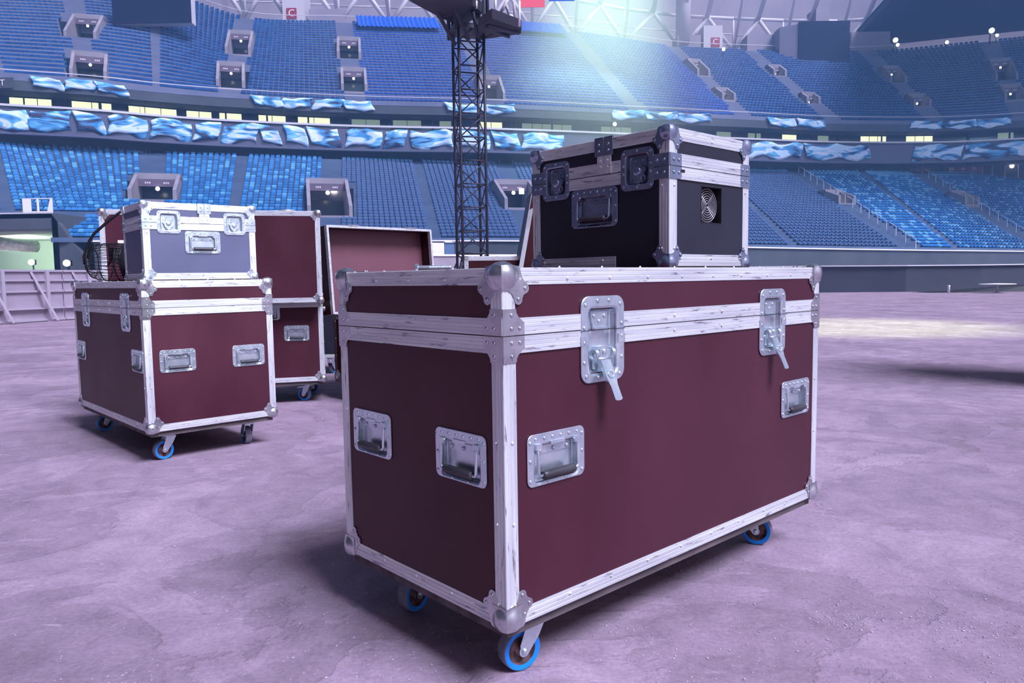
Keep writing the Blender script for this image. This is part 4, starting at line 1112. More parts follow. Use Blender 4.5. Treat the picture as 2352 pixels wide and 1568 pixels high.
for x0, x1 in ((288, 338), (574, 674), (706, 748), (1000, 1044), (1104, 1146), (2146, 2186), (2232, 2298)):
    p, t, n = ringpt(x0, 5.25); q, _, _ = ringpt(x1, 5.25); u = q - p; u.z = 0; U = u.length; u.normalize(); nn = Vector((u.y, -u.x, 0))
    b = MB(); b.box((0, 0, 0), (U, 1.55, .15)); o = struct(b.build('wall_panel', REDC, None, frame((p.x, p.y, 12.9), u, (0, 0, 1), nn)), 'reddish panel on the concourse back wall', 'wall panel')
    b = MB(); k = max(2, int(U / .9))
    for i in range(k + 1): b.box((U * i / k - .03, 0, .15), (U * i / k + .03, 1.55, .19))
    for s_ in (.25, .65): b.box((U * s_, 1.2, .15), (U * s_ + .5, 1.33, .2))
    b.build('panel_bars', WHITEST, o)
def mullions():
    b = MB()
    for px in np.arange(-150, 2560, 33):
        p, t, n = ringpt(px, 5.4); b.bar((p.x, p.y, 12.8), (p.x, p.y, 14.5), .07)
    struct(b.build('trim_6', WHITEST), 'thin mullions of the concourse glazing', 'glazing bars')
    b = MB()
    for px in list(np.arange(-60, 2500, 96)):
        p, t, n = ringpt(px, 2.5); b.bar((p.x, p.y, 16.6), (p.x, p.y, 18.2), .22)
    struct(b.build('trim_7', CONCD), 'dark piers between the suite windows', 'piers')
mullions()
WN = [0]
def suite_window(x0, x1, z0, z1, m):
    WN[0] += 1
    p, t, n = ringpt(x0, 2.45); q, _, _ = ringpt(x1, 2.45)
    u = (q - p); u.z = 0; U = u.length; u.normalize(); nn = Vector((-u.y, u.x, 0))
    M = frame((p.x, p.y, z0), u, (0, 0, 1), -nn)
    b = MB(); b.box((-.06, -.06, -.04), (U + .06, z1 - z0 + .06, .0)); o = struct(b.build('window_%d' % WN[0], DARKG, None, M), 'lit suite window in the middle ring', 'window')
    b = MB(); b.box((0, 0, 0), (U, z1 - z0, .03)); b.build('lit_pane', m, o)
    b = MB(); k = max(1, int(U / 1.1))
    for i in range(1, k + 1):
        if i < k: b.box((U * i / k - .03, 0, .03), (U * i / k + .03, z1 - z0, .06))
    if k > 1: b.build('glazing_bars', DARKG, o)
for x0, x1, m in ((4, 100, LAMPY), (150, 258, LAMPY), (300, 405, LAMPY), (428, 484, LAMPY), (502, 552, LAMPY), (592, 655, LAMPY), (684, 758, LAMPY), (808, 872, LAMPD), (902, 968, LAMPD), (1012, 1040, LAMPD),
               (1110, 1164, LAMPY), (1212, 1330, LAMPD), (1400, 1470, LAMPD), (1672, 1705, LAMPD), (1746, 1776, LAMPD), (1826, 1860, LAMPY), (1906, 1930, LAMPD), (2004, 2062, LAMPY), (2108, 2166, LAMPY), (2312, 2350, LAMPD)):
    suite_window(x0, x1, 17.25, 18.02, m)

# ---- flags: cloths hung along the upper balcony front and along the suite ring
def flag(px0, px1, z0, z1, off, label, group, seed):
    rr = random.Random(seed); p, t, n = ringpt(px0, off); q, _, _ = ringpt(px1, off)
    u = q - p; u.z = 0; U = u.length; u.normalize(); nn = Vector((u.y, -u.x, 0))
    b = MB(); NX, NZ = 14, 5; ph = rr.uniform(0, 6); am = rr.uniform(.10, .2) * (z1 - z0); ls = [[], []]
    for side in (0, 1):
        for j in range(NZ + 1):
            for i in range(NX + 1):
                x = U * i / NX; f = j / NZ
                edge = am * math.sin(x * 1.5 + ph) + .05 * math.sin(x * 4 + ph * 2)
                y = z0 + (z1 - z0) * f + edge * (1 - .3 * f)
                d = .07 * math.sin(x * 2.6 + ph + f * 1.2) - .04 * side
                ls[side].append((x + .22 * math.sin(f * 3 + ph), y - z0, d))
    n0 = len(ls[0]); v = ls[0] + ls[1]; fcs = []
    for j in range(NZ):
        for i in range(NX):
            a = j * (NX + 1) + i; qd = (a, a + 1, a + NX + 2, a + NX + 1); fcs.append(qd); fcs.append(tuple(n0 + k for k in qd[::-1]))
    ring = [i for i in range(NX + 1)] + [j * (NX + 1) + NX for j in range(1, NZ + 1)] + [NZ * (NX + 1) + i for i in range(NX - 1, -1, -1)] + [j * (NX + 1) for j in range(NZ - 1, 0, -1)]
    for a, c in zip(ring, ring[1:] + ring[:1]): fcs.append((a, c, n0 + c, n0 + a))
    b.add(v, fcs, True)
    o = b.build('flag', FLAG, None, frame((p.x, p.y, z0), u, (0, 0, 1), nn)); tag(o, label, 'flag', group)
sd = 0
for x0, x1, k, where in ((70, 292, 3, 'at the far left'), (578, 858, 4, 'left of the tower'), (1022, 1185, 2, 'beside the tower'), (1408, 1635, 3, 'above the black case'), (1762, 1893, 2, 'right of the black case'), (2086, 2325, 3, 'at the far right')):
    for i in range(k):
        sd += 1; w_ = (x1 - x0) / k
        flag(x0 + w_ * i + 1, x0 + w_ * (i + 1) - 1, 18.45, 19.35, -.15, f'blue and white flag on the upper balcony front {where}', f'upper balcony flags {where}', sd)
xs = [(-60, 60), (64, 160), (166, 232), (240, 330), (338, 432), (440, 500), (508, 590), (594, 640), (650, 700), (706, 778), (790, 872), (880, 930), (944, 1040), (1050, 1120), (1130, 1190), (1196, 1290), (1722, 1842), (1848, 1998), (2100, 2212), (2214, 2360)]
for i, (x0, x1) in enumerate(xs):
    where = 'left of the tower' if x1 < 1045 else ('beside the tower' if x1 < 1300 else 'right of the black case')
    flag(x0, x1, 14.75, 16.45, -.16, f'light blue and white flag hung on the suite ring {where}', f'suite ring flags {where}', 100 + i)

# ---- little lamps dotted about the stands
def spot_lamp(px, py, Y, r, label, pole=False):
    p = atY(px, py, Y); b = MB(); b.sphere((0, 0, 0), r, None, 12, 8)
    o = b.build('lamp_head', LAMPW, None); t = thing('floodlight', label, 'lamp', p)
    o.parent = t
    b = MB(); b.box((-r * .9, r * .5, -r * .9), (r * .9, r * 1.5, r * .9)); b.bar((0, r, -r), (0, r * 1.2, -p.z if pole else -r * 5), r * .4); b.build('lamp_bracket', BLKMETAL, t)
for px, py, dz, r, wh in ((313, 334, 0, .16, 'above the first stair'), (613, 343, 0, .16, 'on the concourse above the left blocks'), (726, 346, 0, .16, 'over the second stair'), (1022, 354, 0, .14, 'left of the tower'), (1123, 356, 0, .15, 'right of the tower'), (1783, 375, 0, .12, 'just right of the black case'), (1864, 377, 0, .12, 'over the dark seats at right'),
                            (2036, 380, 0, .12, 'over the right blocks'), (2198, 387, 0, .26, 'at the far right, left of a pair'), (2324, 381, 0, .26, 'at the far right edge')):
    p, t, n = ringpt(px, 5.0); spot_lamp(px, py, p.y, r, f'small bright lamp on the concourse {wh}')
for px, py, Y, r, wh in ((1412, 285, 84, .20, 'on the suite ring behind the black case'), (1662, 113, 104, .22, 'beside the white tower with a sign'), (2057, 92, 108, .32, 'at the left of the top right group'), (2062, 103, 108, .22, 'just under the left lamp of the top right group'), (2278, 70, 105, .34, 'highest at the top right'), (2290, 81, 105, .2, 'just below the highest lamp at top right'), (2175, 97, 108, .22, 'between the two top right groups')):
    spot_lamp(px, py, Y, r, f'bright floodlight {wh}')
for px, py, zz, wh in ((767, 436, 0, 'in the second stair portal'), (1198, 439, 0, 'in the stair portal left of the black case')):
    Y = 68; p = atY(px, py, Y); b = MB(); b.box((-.22, 0, -.24), (.22, .08, .24)); o = b.build('lit_panel', LAMPW, None, Matrix.Translation(p)); tag(o, f'small square lit panel {wh}', 'lamp')

# ---- top concourse: back wall, kiosks, columns, roof steel
UBP = crom(UP_.B, RU); UT = np.gradient(UBP, axis=0); UT[:, 2] = 0; UT /= np.linalg.norm(UT, axis=1, keepdims=True)
UNn = np.stack([-UT[:, 1], UT[:, 0], np.zeros(len(UT))], 1); UBX = np.array([proj(p)[0] for p in UBP])
def toppt(px, off=0.0, z=None):
    k = np.interp(px, UBX, np.arange(len(UBX))); i = int(min(k, len(UBX) - 2)); f = k - i
    q = Vector(UBP[i] * (1 - f) + UBP[i + 1] * f) + Vector(UNn[i] * (1 - f) + UNn[i + 1] * f) * off; t = Vector(UT[i]); n = Vector(UNn[i])
    if z is not None: q.z = z
    return q, t, n
def topband(name, m, o0, o1, z0, z1, label, x0=-1e9, x1=1e9):
    idx = [i for i in range(len(UBP)) if x0 <= UBX[i] <= x1]; ls = []
    for i in idx:
        a = UBP[i] + UNn[i] * o0; c = UBP[i] + UNn[i] * o1; zb_ = UBP[i][2] - 33
        ls.append([(a[0], a[1], z0 + zb_), (c[0], c[1], z0 + zb_), (c[0], c[1], z1 + zb_), (a[0], a[1], z1 + zb_)])
    b = MB(); b.loops(ls, True, True); return struct(b.build(name, m), label, 'stand wall')
topband('floor_top_concourse', CONC, -.2, 14, 32.8, 33.0, 'walkway behind the highest seats')
topband('wall_top', WALLP, 12, 12.5, 33, 52, 'pale back wall above the upper stand')
topband('trim_8', WHITEST, -.05, .05, 34.0, 34.07, 'rail behind the highest seats', 430, 2100)
NS = [0]
def topbox(px0, px1, py0, py1, off, depth, m, name, label, cat, thingy=True):
    """upright block standing on the top walkway, front face spanning those columns of the view"""
    p, t, n = toppt((px0 + px1) / 2, off); Y = p.y
    a = atY(px0, py1, Y); c = atY(px1, py0, Y)
    W_ = (c.x - a.x); zb_ = min(a.z, 33.0) if name in ('white_kiosk',) else a.z
    o = thing(name, label, cat, (a.x, Y, a.z))
    b = MB(); b.box((0, 0, 0), (W_, depth, c.z - a.z)); part = b.build('housing' if name != 'big_screen' else 'screen_cabinet', m, o)
    return o, W_, c.z - a.z
def letter(txt, parent, loc, size, m, depth=.02):
    cu = bpy.data.curves.new('lettering', 'FONT'); cu.body = txt; cu.size = size; cu.align_x = 'CENTER'; cu.align_y = 'CENTER'; cu.extrude = depth
    o = bpy.data.objects.new('lettering_curve', cu); me = bpy.data.meshes.new_from_object(o); me.name = 'lettering'; me.materials.clear(); me.materials.append(m)
    bpy.data.objects.remove(o); o = bpy.data.objects.new('lettering', me); C.objects.link(o)
    o.matrix_local = Matrix.Translation(loc) @ Matrix.Rotation(PI / 2, 4, 'X'); o.parent = parent; return o
for px0, px1, py0, py1, off, wh, sign in ((650, 691, -60, 53, 1.0, 'at upper left', (670, 31)), (1616, 1660, 58, 118, 1.0, 'left of the dark screen', (1643, 97))):
    o, W_, H_ = topbox(px0, px1, py0, py1, off, 4.0, WHITEST, 'sector_tower', f'white tower with a red C sign {wh}', 'tower')
    ox = o.location.x; Y = o.location.y; c = atY(sign[0], sign[1], Y)
    b = MB(); s_ = .62; b.box((-s_, -.08, -s_ * 1.05), (s_, 0, s_ * 1.05)); pl = b.build('sign_plate', REDP, o, Matrix.Translation((c.x - ox, 0, c.z - o.location.z)))
    letter('C', pl, (0, -.10, 0), 1.15, WHITEP)
for px0, px1, py0, py1, off, wh in ((437, 500, -40, 38, 1.5, 'beside the navy screen at upper left'), (710, 781, 20, 56, 1.5, 'right of the upper left tower'), (1556, 1610, 80, 110, 1.2, 'under the thick white column'), (1716, 1806, 78, 121, 1.6, 'left of the dark screen'), (1955, 2045, 72, 125, 2.2, 'right of the dark screen'), (1874, 1905, 15, 48, 3.0, 'on top of the dark screen')):
    topbox(px0, px1, py0, py1, off, 3.5, WALLP, 'white_kiosk', f'pale box-shaped kiosk {wh}', 'kiosk')
def screen(px0, px1, py0, py1, off, label, side=0):
    o, W_, H_ = topbox(px0, px1, py0, py1, off, 1.2, WHITEST, 'big_screen', label, 'screen')
    b = MB(); b.box((-.05, -.14, -.05), (W_ + .05, 0, H_ + .05)); b.build('screen_face', NAVY, o)
    if side:
        b = MB(); b.prism([(0, 0), (-side, 1.2), (-side, 3.5), (0, 3.5)], -.1, H_ * .95, Matrix.Translation((-.06, 0, 0))); b.build('side_panel', WALLP, o)
screen(1833, 1951, 49, 147, -3.2, 'dark square screen hanging over the upper seats at right', 2.2)
screen(262, 434, -60, 54, -12.0, 'dark navy screen hanging over the upper seats at left')
# bright blue sheets spread over the highest rows
def sheet(px0, px1, t0, t1, label):
    us = np.linspace(np.interp(px0, UBX, RU), np.interp(px1, UBX, RU), 60); b = MB(); ls = []
    rr = random.Random(5)
    for t in np.linspace(t0, t1, 6):
        P = UP_.P(us, t); ls.append([(p[0], p[1], p[2] + 1.15 + .09 * math.sin(i * 1.9)) for i, p in enumerate(P)])
    N = len(us); v = [p for l in ls for p in l]; n0 = len(v); v += [(p[0], p[1], p[2] - .06) for p in v]; f = []
    for k in range(5):
        for i in range(N - 1):
            q = (k * N + i, k * N + i + 1, (k + 1) * N + i + 1, (k + 1) * N + i); f += [q, tuple(n0 + z for z in q[::-1])]
    b.add(v, f); tag(b.build('tarpaulin', BLUEF), label, 'tarpaulin')
sheet(818, 1003, .845, 1.0, 'bright blue sheet over the top rows left of the tower')
sheet(1180, 1288, .86, 1.0, 'blue sheet over the top rows right of the tower')
# roof steel: pipes and lattice in front of the pale wall
def roof_steel():
    b = MB(); pts = []
    xs_ = list(np.arange(420, 2120, 118))
    for k, px in enumerate(xs_[:-1]):
        a, _, _ = toppt(px, 5); c, _, _ = toppt(xs_[k + 1], 5)
        lo, hi = 34.6, 39.4
        A0 = (a.x, a.y, lo); A1 = (a.x, a.y, hi); C0_ = (c.x, c.y, lo); C1 = (c.x, c.y, hi)
        m_ = ((a.x + c.x) / 2, (a.y + c.y) / 2, hi)
        b.tube([A0, C0_], .20, 8); b.tube([A1, C1], .26, 8); b.tube([A0, m_], .30, 8); b.tube([m_, C0_], .30, 8)
        b.tube([A0, A1], .16, 8); b.tube([(a.x, a.y, 36.9), (c.x, c.y, 37.1)], .10, 6)
        b.tube([m_, (m_[0], m_[1] - 9, hi + 7)], .34, 8); b.tube([A0, (a.x, a.y - 8, 45)], .22, 8)
    struct(b.build('beam_lattice', WHITEST), 'white steel roof lattice above the upper stand', 'roof steel')
roof_steel()
p, _, _ = toppt(1577, 1.0); b = MB(); b.lathe([(1.05, 31.0), (1.05, 44)], 24, Matrix.Translation((atY(1573, 80, p.y).x, p.y + 1, 3.2))); struct(b.build('column_white', WHITEST), 'thick white column at the top of the stand', 'column')
def roof_deck():
    idx = [i for i in range(len(UBP)) if UBX[i] > 1980]; ls = []
    for i in idx:
        n = UNn[i]; p = UBP[i]
        a = p + n * 9; c = p - n * 42
        ls.append([(a[0], a[1], 36.6), (c[0], c[1], 39.5), (c[0], c[1], 40.5), (a[0], a[1], 37.6)])
    b = MB(); b.loops(ls, True, True); struct(b.build('ceiling_right', mat('dark_navy_roof', (.018, .024, .075), .8)), 'dark navy roof above the right stand', 'roof')
roof_deck()

# ---- stand front walls, pitch-side boards
def ribbon(pts, z0s, z1s, th, m, name, label, cap=None, capm=None):
    """upright board following pts (x,y)"""
    ls = []
    for k, (x, y) in enumerate(pts):
        a = Vector((x, y, 0)); t = Vector(pts[min(k + 1, len(pts) - 1)]) - Vector(pts[max(k - 1, 0)]); n = Vector((-t.y, t.x)).normalized()
        ls.append([(x, y, z0s[k]), (x + n.x * th, y + n.y * th, z0s[k]), (x + n.x * th, y + n.y * th, z1s[k]), (x, y, z1s[k])])
    b = MB(); b.loops(ls, True, True); o = struct(b.build(name, m), label, 'board')
    if cap:
        b = MB(); ls2 = []
        for l, z in zip(ls, z1s):
            x0, y0 = l[0][:2]; x1, y1 = l[1][:2]; dx, dy = (x0 - x1) * .4, (y0 - y1) * .4
            ls2.append([(x0 + dx, y0 + dy, z), (x1 - dx, y1 - dy, z), (x1 - dx, y1 - dy, z + cap), (x0 + dx, y0 + dy, z + cap)])
        b.loops(ls2, True, True); b.build('top_rail', capm or WHITEP, o)
U = np.linspace(0, LOW.n - 1, 120); F0 = crom(LOW.F, U)
F0 = F0[[i for i in range(len(F0)) if F0[i][0] > TUNX + 2.2]]; U = np.arange(len(F0))
ribbon([(p[0], p[1]) for p in F0], [0] * len(U), [p[2] for p in F0], -.35, CONCD, 'wall_stand_front', 'grey front wall of the lower stand', .10, WHITEP)
# blue board left of centre, white sheet at its left end
pts = [atY(px, 600, Y) for px, Y in ((1022, 56), (1100, 57), (1190, 58.5), (1240, 59.5))]
ribbon([(p.x, p.y) for p in pts], [1.2] * 4, [atY(px, 557, p.y).z for p, px in zip(pts, (1022, 1100, 1190, 1240))], .2, BBOARD, 'wall_blue_board', 'blue pitch-side board behind the tower foot', .10, WHITEP)
pts = [atY(px, 600, Y) for px, Y in ((985, 54), (1021, 54.5))]
ribbon([(p.x, p.y) for p in pts], [1.0] * 2, [atY(990, 557, 54).z] * 2, .2, WHITEP, 'wall_white_board', 'white board left of the blue board')
pts = [atY(px, 600, Y) for px, Y in ((960, 50), (1100, 52), (1250, 54.5))]
ribbon([(p.x, p.y) for p in pts], [0] * 3, [atY(px, 588, p.y).z for p, px in zip(pts, (960, 1100, 1250))], .2, BARR, 'wall_pale_board', 'pale board under the blue board', .12, WHITEP)
pts = [atZ(px, py, 0) for px, py in ((1640, 673.5), (1760, 672.6), (1900, 671.5), (2080, 670), (2250, 667.5), (2420, 664.5), (2700, 659))]
ribbon([(p.x, p.y) for p in pts], [0] * 7, [atY(px, py, p.y).z for p, (px, py) in zip(pts, ((1640, 615), (1760, 613.5), (1900, 612), (2080, 611), (2250, 609.5), (2420, 607), (2700, 603)))], .25, WBOARD, 'wall_pitch_side', 'dark grey pitch-side board at right', .05, WHITEP)
# ---- short white posts at the stand front
for px, py0, py1, Y, wh in ((1733, 559, 581, 74, 'beside the black case, left one'), (1777, 559, 582, 74, 'beside the black case, right one'), (2131, 560, 580, 79, 'at the foot of the wide stair, left one'), (2169, 559, 580, 79, 'at the foot of the wide stair, right one'), (2179, 655, 668, 33, 'on the floor before the dark board')):
    a = atY(px, py1, Y); c = atY(px, py0, Y); a.z = 0 if Y < 50 else a.z; b = MB(); b.lathe([(.13 if Y > 50 else .05, 0), (.13 if Y > 50 else .05, c.z - a.z - .06), (.06, c.z - a.z)], 10, Matrix.Translation(a))
    tag(b.build('post', WHITEP), f'short white post {wh}', 'post')
t = thing('pedestal_table', 'white-topped round table with one leg on the floor at far right', 'table', atZ(2290, 672.5, 0))
b = MB(); b.lathe([(.05, .42), (.65, .40), (.70, .385), (.70, .37), (.05, .37)], 28); b.build('tabletop', WHITEP, t)
b = MB(); b.lathe([(.04, .02), (.04, .40)], 12); b.build('leg', WHITEST, t); b = MB(); b.lathe([(.22, 0), (.20, .02), (.04, .04)], 20); b.build('base', WHITEST, t)
def heap():
    p = atZ(2310, 667.5, 0); b = MB(); N = 26
    prof = [(-4.6, .02), (-3.2, .10), (-1.6, .22), (-.4, .30), (.6, .30), (1.4, .40), (2.6, .45), (3.6, .40)]
    v = []
    for x, h in prof:
        v += [(x, -.05, 0), (x, .25, h * .8), (x, .8, h), (x, 1.6, h * .6), (x, 2.0, 0)]
    f = []
    for k in range(len(prof) - 1):
        for j in range(4): f.append((k * 5 + j, (k + 1) * 5 + j, (k + 1) * 5 + j + 1, k * 5 + j + 1))
    f.append((0, 1, 2, 3, 4)); q = (len(prof) - 1) * 5; f.append((q + 4, q + 3, q + 2, q + 1, q)); f.append(tuple([k * 5 for k in range(len(prof))] + [k * 5 + 4 for k in range(len(prof) - 1, -1, -1)]))
    b.add(v, f); tag(b.build('folded_sheeting', BLACK, None, Matrix.Translation((p.x, p.y - 1.9, 0))), 'long heap of dark sheeting against the pitch-side board at far right', 'sheeting')
heap()

# ---- crowd barrier at left
def barrier():
    base = [(-420, 758), (-60, 749), (150, 735), (330, 725), (520, 716), (760, 707)]
    P = [atZ(*q, 0) for q in base]
    k = 0
    for a, c in zip(P[:-1], P[1:]):
        k += 1
        u = (c - a); U_ = u.length; u.normalize(); n = Vector((u.y, -u.x, 0))
        nseg = max(1, int(round(U_ / 4.0)))
        for s in range(nseg):
            o_ = a + u * (U_ * s / nseg); w_ = U_ / nseg - .03; H = 1.30
            mid = proj(o_ + u * w_ / 2)[0]
            wh = 'at the left edge of the view' if mid < 60 else ('just left of the wire-caged fan' if mid < 240 else 'behind the stacked cases')
            if mid > 760 or mid < -300: continue
            t = thing('crowd_barrier', f'pale lilac crowd barrier panel with slanted braces {wh}', 'barrier', o_, math.atan2(u.y, u.x), f'crowd barrier panels {wh}')
            b = MB(); b.box((0, 0, .06), (w_, .03, H)); b.build('panel', BARR, t)
            b = MB()
            for z in (.06, .34, .78, 1.06, H): b.box((0, -.05, z - .025), (w_, 0, z + .025))
            b.box((0, -.06, .02), (w_, .05, .07)); b.box((0, -.10, .325), (w_, -.02, .345)); b.build('rail', BARRF, t)
            for i in range(2):
                x = w_ * (.28 + .5 * i)
                b = MB(); b.box((x, -.10, 0), (x + .09, 0, H)); b.build('upright', BARRF, t)
                b = MB(); b.bar((x + .045 - .42, -.02, H - .02), (x + .045, -.34, .03), .055); b.bar((x + .045, -.34, .03), (x + .045, 0, .03), .05); b.build('brace', BARRF, t)
barrier()

# ---- tunnel mouth at left with its lamps and duct
def tunnel():
    Y = 50; p0 = atY(-260, 612, Y); pr = atY(119, 520, Y); z_top = atY(60, 491, Y).z; z_in = atY(60, 527, Y).z; xr = pr.x; xs_ = atY(193, 590, Y).x; zs_ = atY(193, 590, Y).z
    b = MB()
    # front: lintel and right cheek sloping down with the seats
    b.box((p0.x, Y, z_in), (xr, Y + .5, z_top)); b.prism([(xr, 0), (xs_, 0), (xs_, zs_), (xr, z_top)], -.5, 0, frame((0, Y, 0), (1, 0, 0), (0, 0, 1), (0, -1, 0)))
    b.box((p0.x, Y, z_top - .3), (xr, Y + 14, z_top)); b.box((xr, Y, 0), (xr + .4, Y + 14, z_top))
    struct(b.build('wall_tunnel', CONCD), 'dark concrete mouth of the tunnel under the left stand', 'tunnel')
    b = MB(); b.box((p0.x, Y - .04, z_top), (xr + .1, Y + .06, z_top + .09)); struct(b.build('trim_9', WHITEST), 'pale edge on top of the tunnel', 'trim')
    b = MB(); b.box((p0.x, Y + 11, 0), (xr, Y + 11.3, z_in)); b.box((xr - .12, Y + .5, 0), (xr, Y + 11, z_in)); b.box((p0.x, Y + .5, z_in - .1), (xr, Y + 11, z_in))
    struct(b.build('wall_tunnel_inside', TUNW), 'greenish painted inside of the tunnel', 'tunnel')
    b = MB(); a = atY(-120, 560, Y + 4); c = atY(84, 566, Y + 4); b.tube([tuple(a), tuple(Vector(a).lerp(c, .5) + Vector((0, 0, .15))), tuple(c)], [.62, .55, .42], 14)
    tag(b.build('ventilation_duct', DUCT), 'silver foil ventilation duct under the tunnel ceiling', 'duct')
    for px, py, YY, wh in ((72, 602, Y + 7, 'inside the tunnel'), (153, 604, Y - 1.2, 'beside the tunnel mouth')):
        spot_lamp(px, py, YY, .21, f'round bright lamp {wh}', True)
    q = atY(40, 575, Y + 6); lamp('POINT', 'tunnel_light', (q.x, q.y, q.z), 1500, (.85, 1, .85), shadow_soft_size=.4)
    # white framed panel on the roof of the tunnel
    a = atY(53, 490, Y + .2); c = atY(119, 456, Y + .2); W_ = c.x - a.x; H_ = c.z - a.z
    t = thing('framed_panel', 'white framed panel with two clear openings on the tunnel roof', 'panel', (a.x, a.y, z_top + .09))
    b = MB(); fw = .09
    b.box((0, 0, 0), (W_, .06, fw)); b.box((0, 0, H_ - fw * .5), (W_, .06, H_)); b.box((0, 0, fw), (W_ * .28, .06, H_ - .04)); b.box((W_ - fw, 0, fw), (W_, .06, H_ - .04)); b.box((W_ * .48, 0, fw), (W_ * .54, .06, H_ - .04)); b.prism([(W_ - .09, .09), (W_ - .09, H_ - .05), (W_ - .14, H_ - .05), (W_ - .36, .09)], -.05, -.01, frame((0, 0, 0), (1, 0, 0), (0, 0, 1), (0, -1, 0)))
    b.build('panel_frame', WHITEP, t)
tunnel()
# end letters of a sign at the left edge
p, t_, n_ = ringpt(4, -.2); q = atY(4, 190, p.y)
sg = thing('sector_sign', 'dark sign with white letters cut off by the left edge', 'sign', q)
b = MB(); b.box((-2.6, 0, -.45), (1.0, .10, .45)); b.build('sign_board', CONCD, sg); letter('IT', sg, (.0, -.06, -.02), .72, WHITEP, .01)

# ---- lattice tower and the dark stage roof it carries
def tower():
    Y = 24.0; bl = atY(1050, 560, Y); tl = atY(1042, 90, Y); cx = (atY(1050, 400, Y).x + atY(1112, 400, Y).x) / 2; w = .90; h = w / 2
    t = thing('truss_tower', 'dark lattice truss tower rising behind the open cases', 'truss tower', (cx, Y, 0), .30)
    H = 9.6
    cor = [(-.40, -.40), (.40, -.40), (.40, .40), (-.40, .40)]
    for (x, y) in cor:
        b = MB(); b.tube([(x, y, .12), (x, y, H)], .045, 8); b.build('chord', TRUSSM, t)
    for i in range(4):
        a, c = cor[i], cor[(i + 1) % 4]; b = MB(); z = .3; k = 0
        while z < H - .7:
            b.tube([(a[0], a[1], z), (c[0], c[1], z)], .024, 6)
            if k % 2: b.tube([(a[0], a[1], z), (c[0], c[1], z + .72)], .022, 6)
            else: b.tube([(c[0], c[1], z), (a[0], a[1], z + .72)], .022, 6)
            z += .72; k += 1
        b.build('lacing', TRUSSM, t)
    b = MB(); b.box((-.55, -.55, .02), (.55, .55, .12)); 
    for sx_ in (-1, 1):
        b.tube([(sx_ * .40, -.40, 1.5), (sx_ * .95, -.95, .05)], .03, 8); b.tube([(sx_ * .40, .40, 1.5), (sx_ * .95, .95, .05)], .03, 8)
    b.box((-.95, -.99, 0), (.95, -.91, .05)); b.box((-.95, .91, 0), (.95, .99, .05)); b.build('foot', TRUSSM, t)
    b = MB(); b.box((-.52, -.52, H - 1.0), (.52, .52, H - .85)); 
    for (x, y) in cor: b.tube([(x * 1.25, y * 1.25, H - 1.1), (x * 1.25, y * 1.25, H + 1.6)], .06, 8)
    b.build('sleeve_block', TRUSSM, t)
    # stage roof
    g = thing('stage_roof', 'dark stage roof decks carried by the lattice tower at the top of the view', 'stage roof', (cx, Y, 0), 0)
    L = lambda px, py, YY: tuple(Vector(atY(px, py, YY)) - Vector((cx, Y, 0)))
    def deck(pts, th, name):
        b = MB(); lo = [L(*q) for q in pts]; hi = [(x, y, z + th) for x, y, z in lo]; n = len(lo); v = lo + hi
        f = [tuple(range(n - 1, -1, -1)), tuple(range(n, 2 * n))] + [(i, (i + 1) % n, n + (i + 1) % n, n + i) for i in range(n)]
        b.add(v, f); return b.build(name, DECK, g)
    deck([(1098, 66, 22.5), (1100, 92, 25), (1196, 78, 25.5), (1198, 66, 24.5), (1130, 42, 22.3)], .28, 'deck')
    deck([(940, 2, 20.5), (1010, 40, 22.8), (1060, 62, 25), (1110, 30, 25), (1085, 12, 22), (1030, -14, 20)], .32, 'deck')
    deck([(900, -30, 20.5), (940, 2, 20.4), (1100, -10, 22), (1060, -60, 20)], .3, 'deck')
    b = MB()
    for pa, pc in (((1100, 62, 23), (1168, 84, 25)), ((1108, 88, 24.6), (1150, 68, 24)), ((1044, 100, 23.6), (1000, 20, 22)), ((1076, 90, 23.5), (1040, 10, 22)), ((1100, 90, 23.6), (1085, 25, 23)), ((1120, 60, 22.6), (1190, 76, 24.8)), ((1005, 38, 22.6), (1090, 12, 23))):
        b.tube([L(*pa), L(*pc)], .06, 8)
    b.build('roof_bracing', TRUSSM, g)
    b = MB()
    for px, py0, py1 in ((1138, -10, 30), (1128, 24, 44), (1193, 2, 60), (1094, 2, 20)):
        b.tube([L(px, py0, 23), L(px, py1, 23)], .035, 8)
    b.build('tie_strap', WHITEP, g)
    b = MB(); b.sphere(L(1172, 41, 24.2), .12, None, 14, 8); b.tube([L(1160, 5, 24), L(1172, 40, 24.2)], .05, 6); b.tube([L(1180, 5, 24), L(1184, 60, 24.4)], .04, 6); b.tube([L(1168, -5, 24), L(1150, 30, 24)], .05, 6)
    b.build('rigging_hardware', WHITEST, g)
tower()
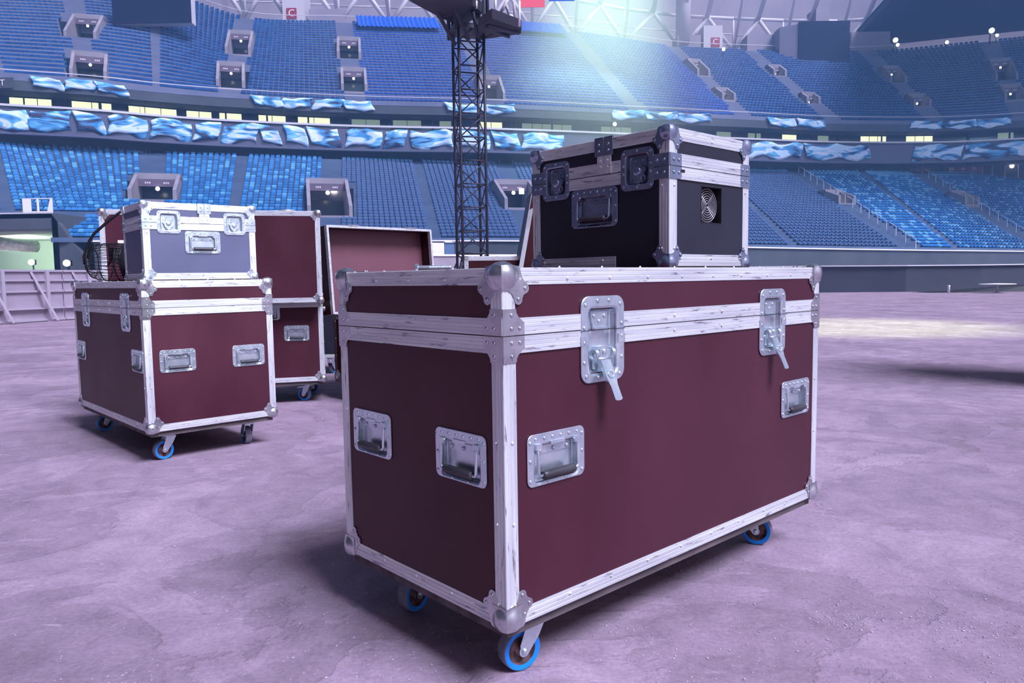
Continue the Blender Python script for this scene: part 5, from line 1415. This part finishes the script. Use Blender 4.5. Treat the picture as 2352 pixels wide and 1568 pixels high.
p = atY(1222, 2, 60); b = MB(); b.box((-.95, 0, -.48), (.98, .04, .6)); tag(b.build('red_banner', REDF, None, Matrix.Translation(p)), 'red banner hanging at the top of the view right of the tower', 'banner')
p = atY(1290, -4, 60); b = MB(); b.box((-1.0, 0, -.2), (1.0, .04, .6)); tag(b.build('blue_banner', BLUEF, None, Matrix.Translation(p)), 'blue banner at the top edge beside the red one', 'banner')

# ------------------------------------------------------------------ haze
def volume_mat(name, dens, col, aniso=0.0):
    m = bpy.data.materials.new(name); m.use_nodes = True; nt = m.node_tree; nt.nodes.clear()
    o = nt.nodes.new('ShaderNodeOutputMaterial'); s = nt.nodes.new('ShaderNodeVolumeScatter')
    s.inputs['Density'].default_value = dens; s.inputs['Color'].default_value = (*col, 1); s.inputs['Anisotropy'].default_value = aniso
    nt.links.new(s.outputs[0], o.inputs['Volume']); return m, s
HAZE, _ = volume_mat('arena_haze', .0026, (.24, .50, 1.0))
b = MB(); b.box((-110, 13, .02), (130, 128, 47)); o = b.build('haze', HAZE); tag(o, 'thin bluish haze filling the arena air', 'haze', None, 'stuff')
SMOKE, s = volume_mat('stage_smoke', .05, (.90, 1.0, .97))
nt = SMOKE.node_tree; tcn = nt.nodes.new('ShaderNodeTexCoord'); gr = nt.nodes.new('ShaderNodeTexGradient'); gr.gradient_type = 'SPHERICAL'
mlt = nt.nodes.new('ShaderNodeMath'); mlt.operation = 'POWER'; mlt.inputs[1].default_value = 1.4; ml2 = nt.nodes.new('ShaderNodeMath'); ml2.operation = 'MULTIPLY'; ml2.inputs[1].default_value = .085
nt.links.new(tcn.outputs['Object'], gr.inputs[0]); nt.links.new(gr.outputs['Fac'], mlt.inputs[0]); nt.links.new(mlt.outputs[0], ml2.inputs[0]); nt.links.new(ml2.outputs[0], s.inputs['Density'])
b = MB(); b.sphere((0, 0, 0), 1.0, None, 28, 16); o = b.build('stage_smoke', SMOKE)
sc_ = atY(1375, 140, 82); o.location = sc_; o.scale = (19, 7, 17); o.rotation_euler = (0, .25, 0)
tag(o, 'pale cyan cloud of lit stage smoke right of the tower', 'smoke', None, 'stuff')
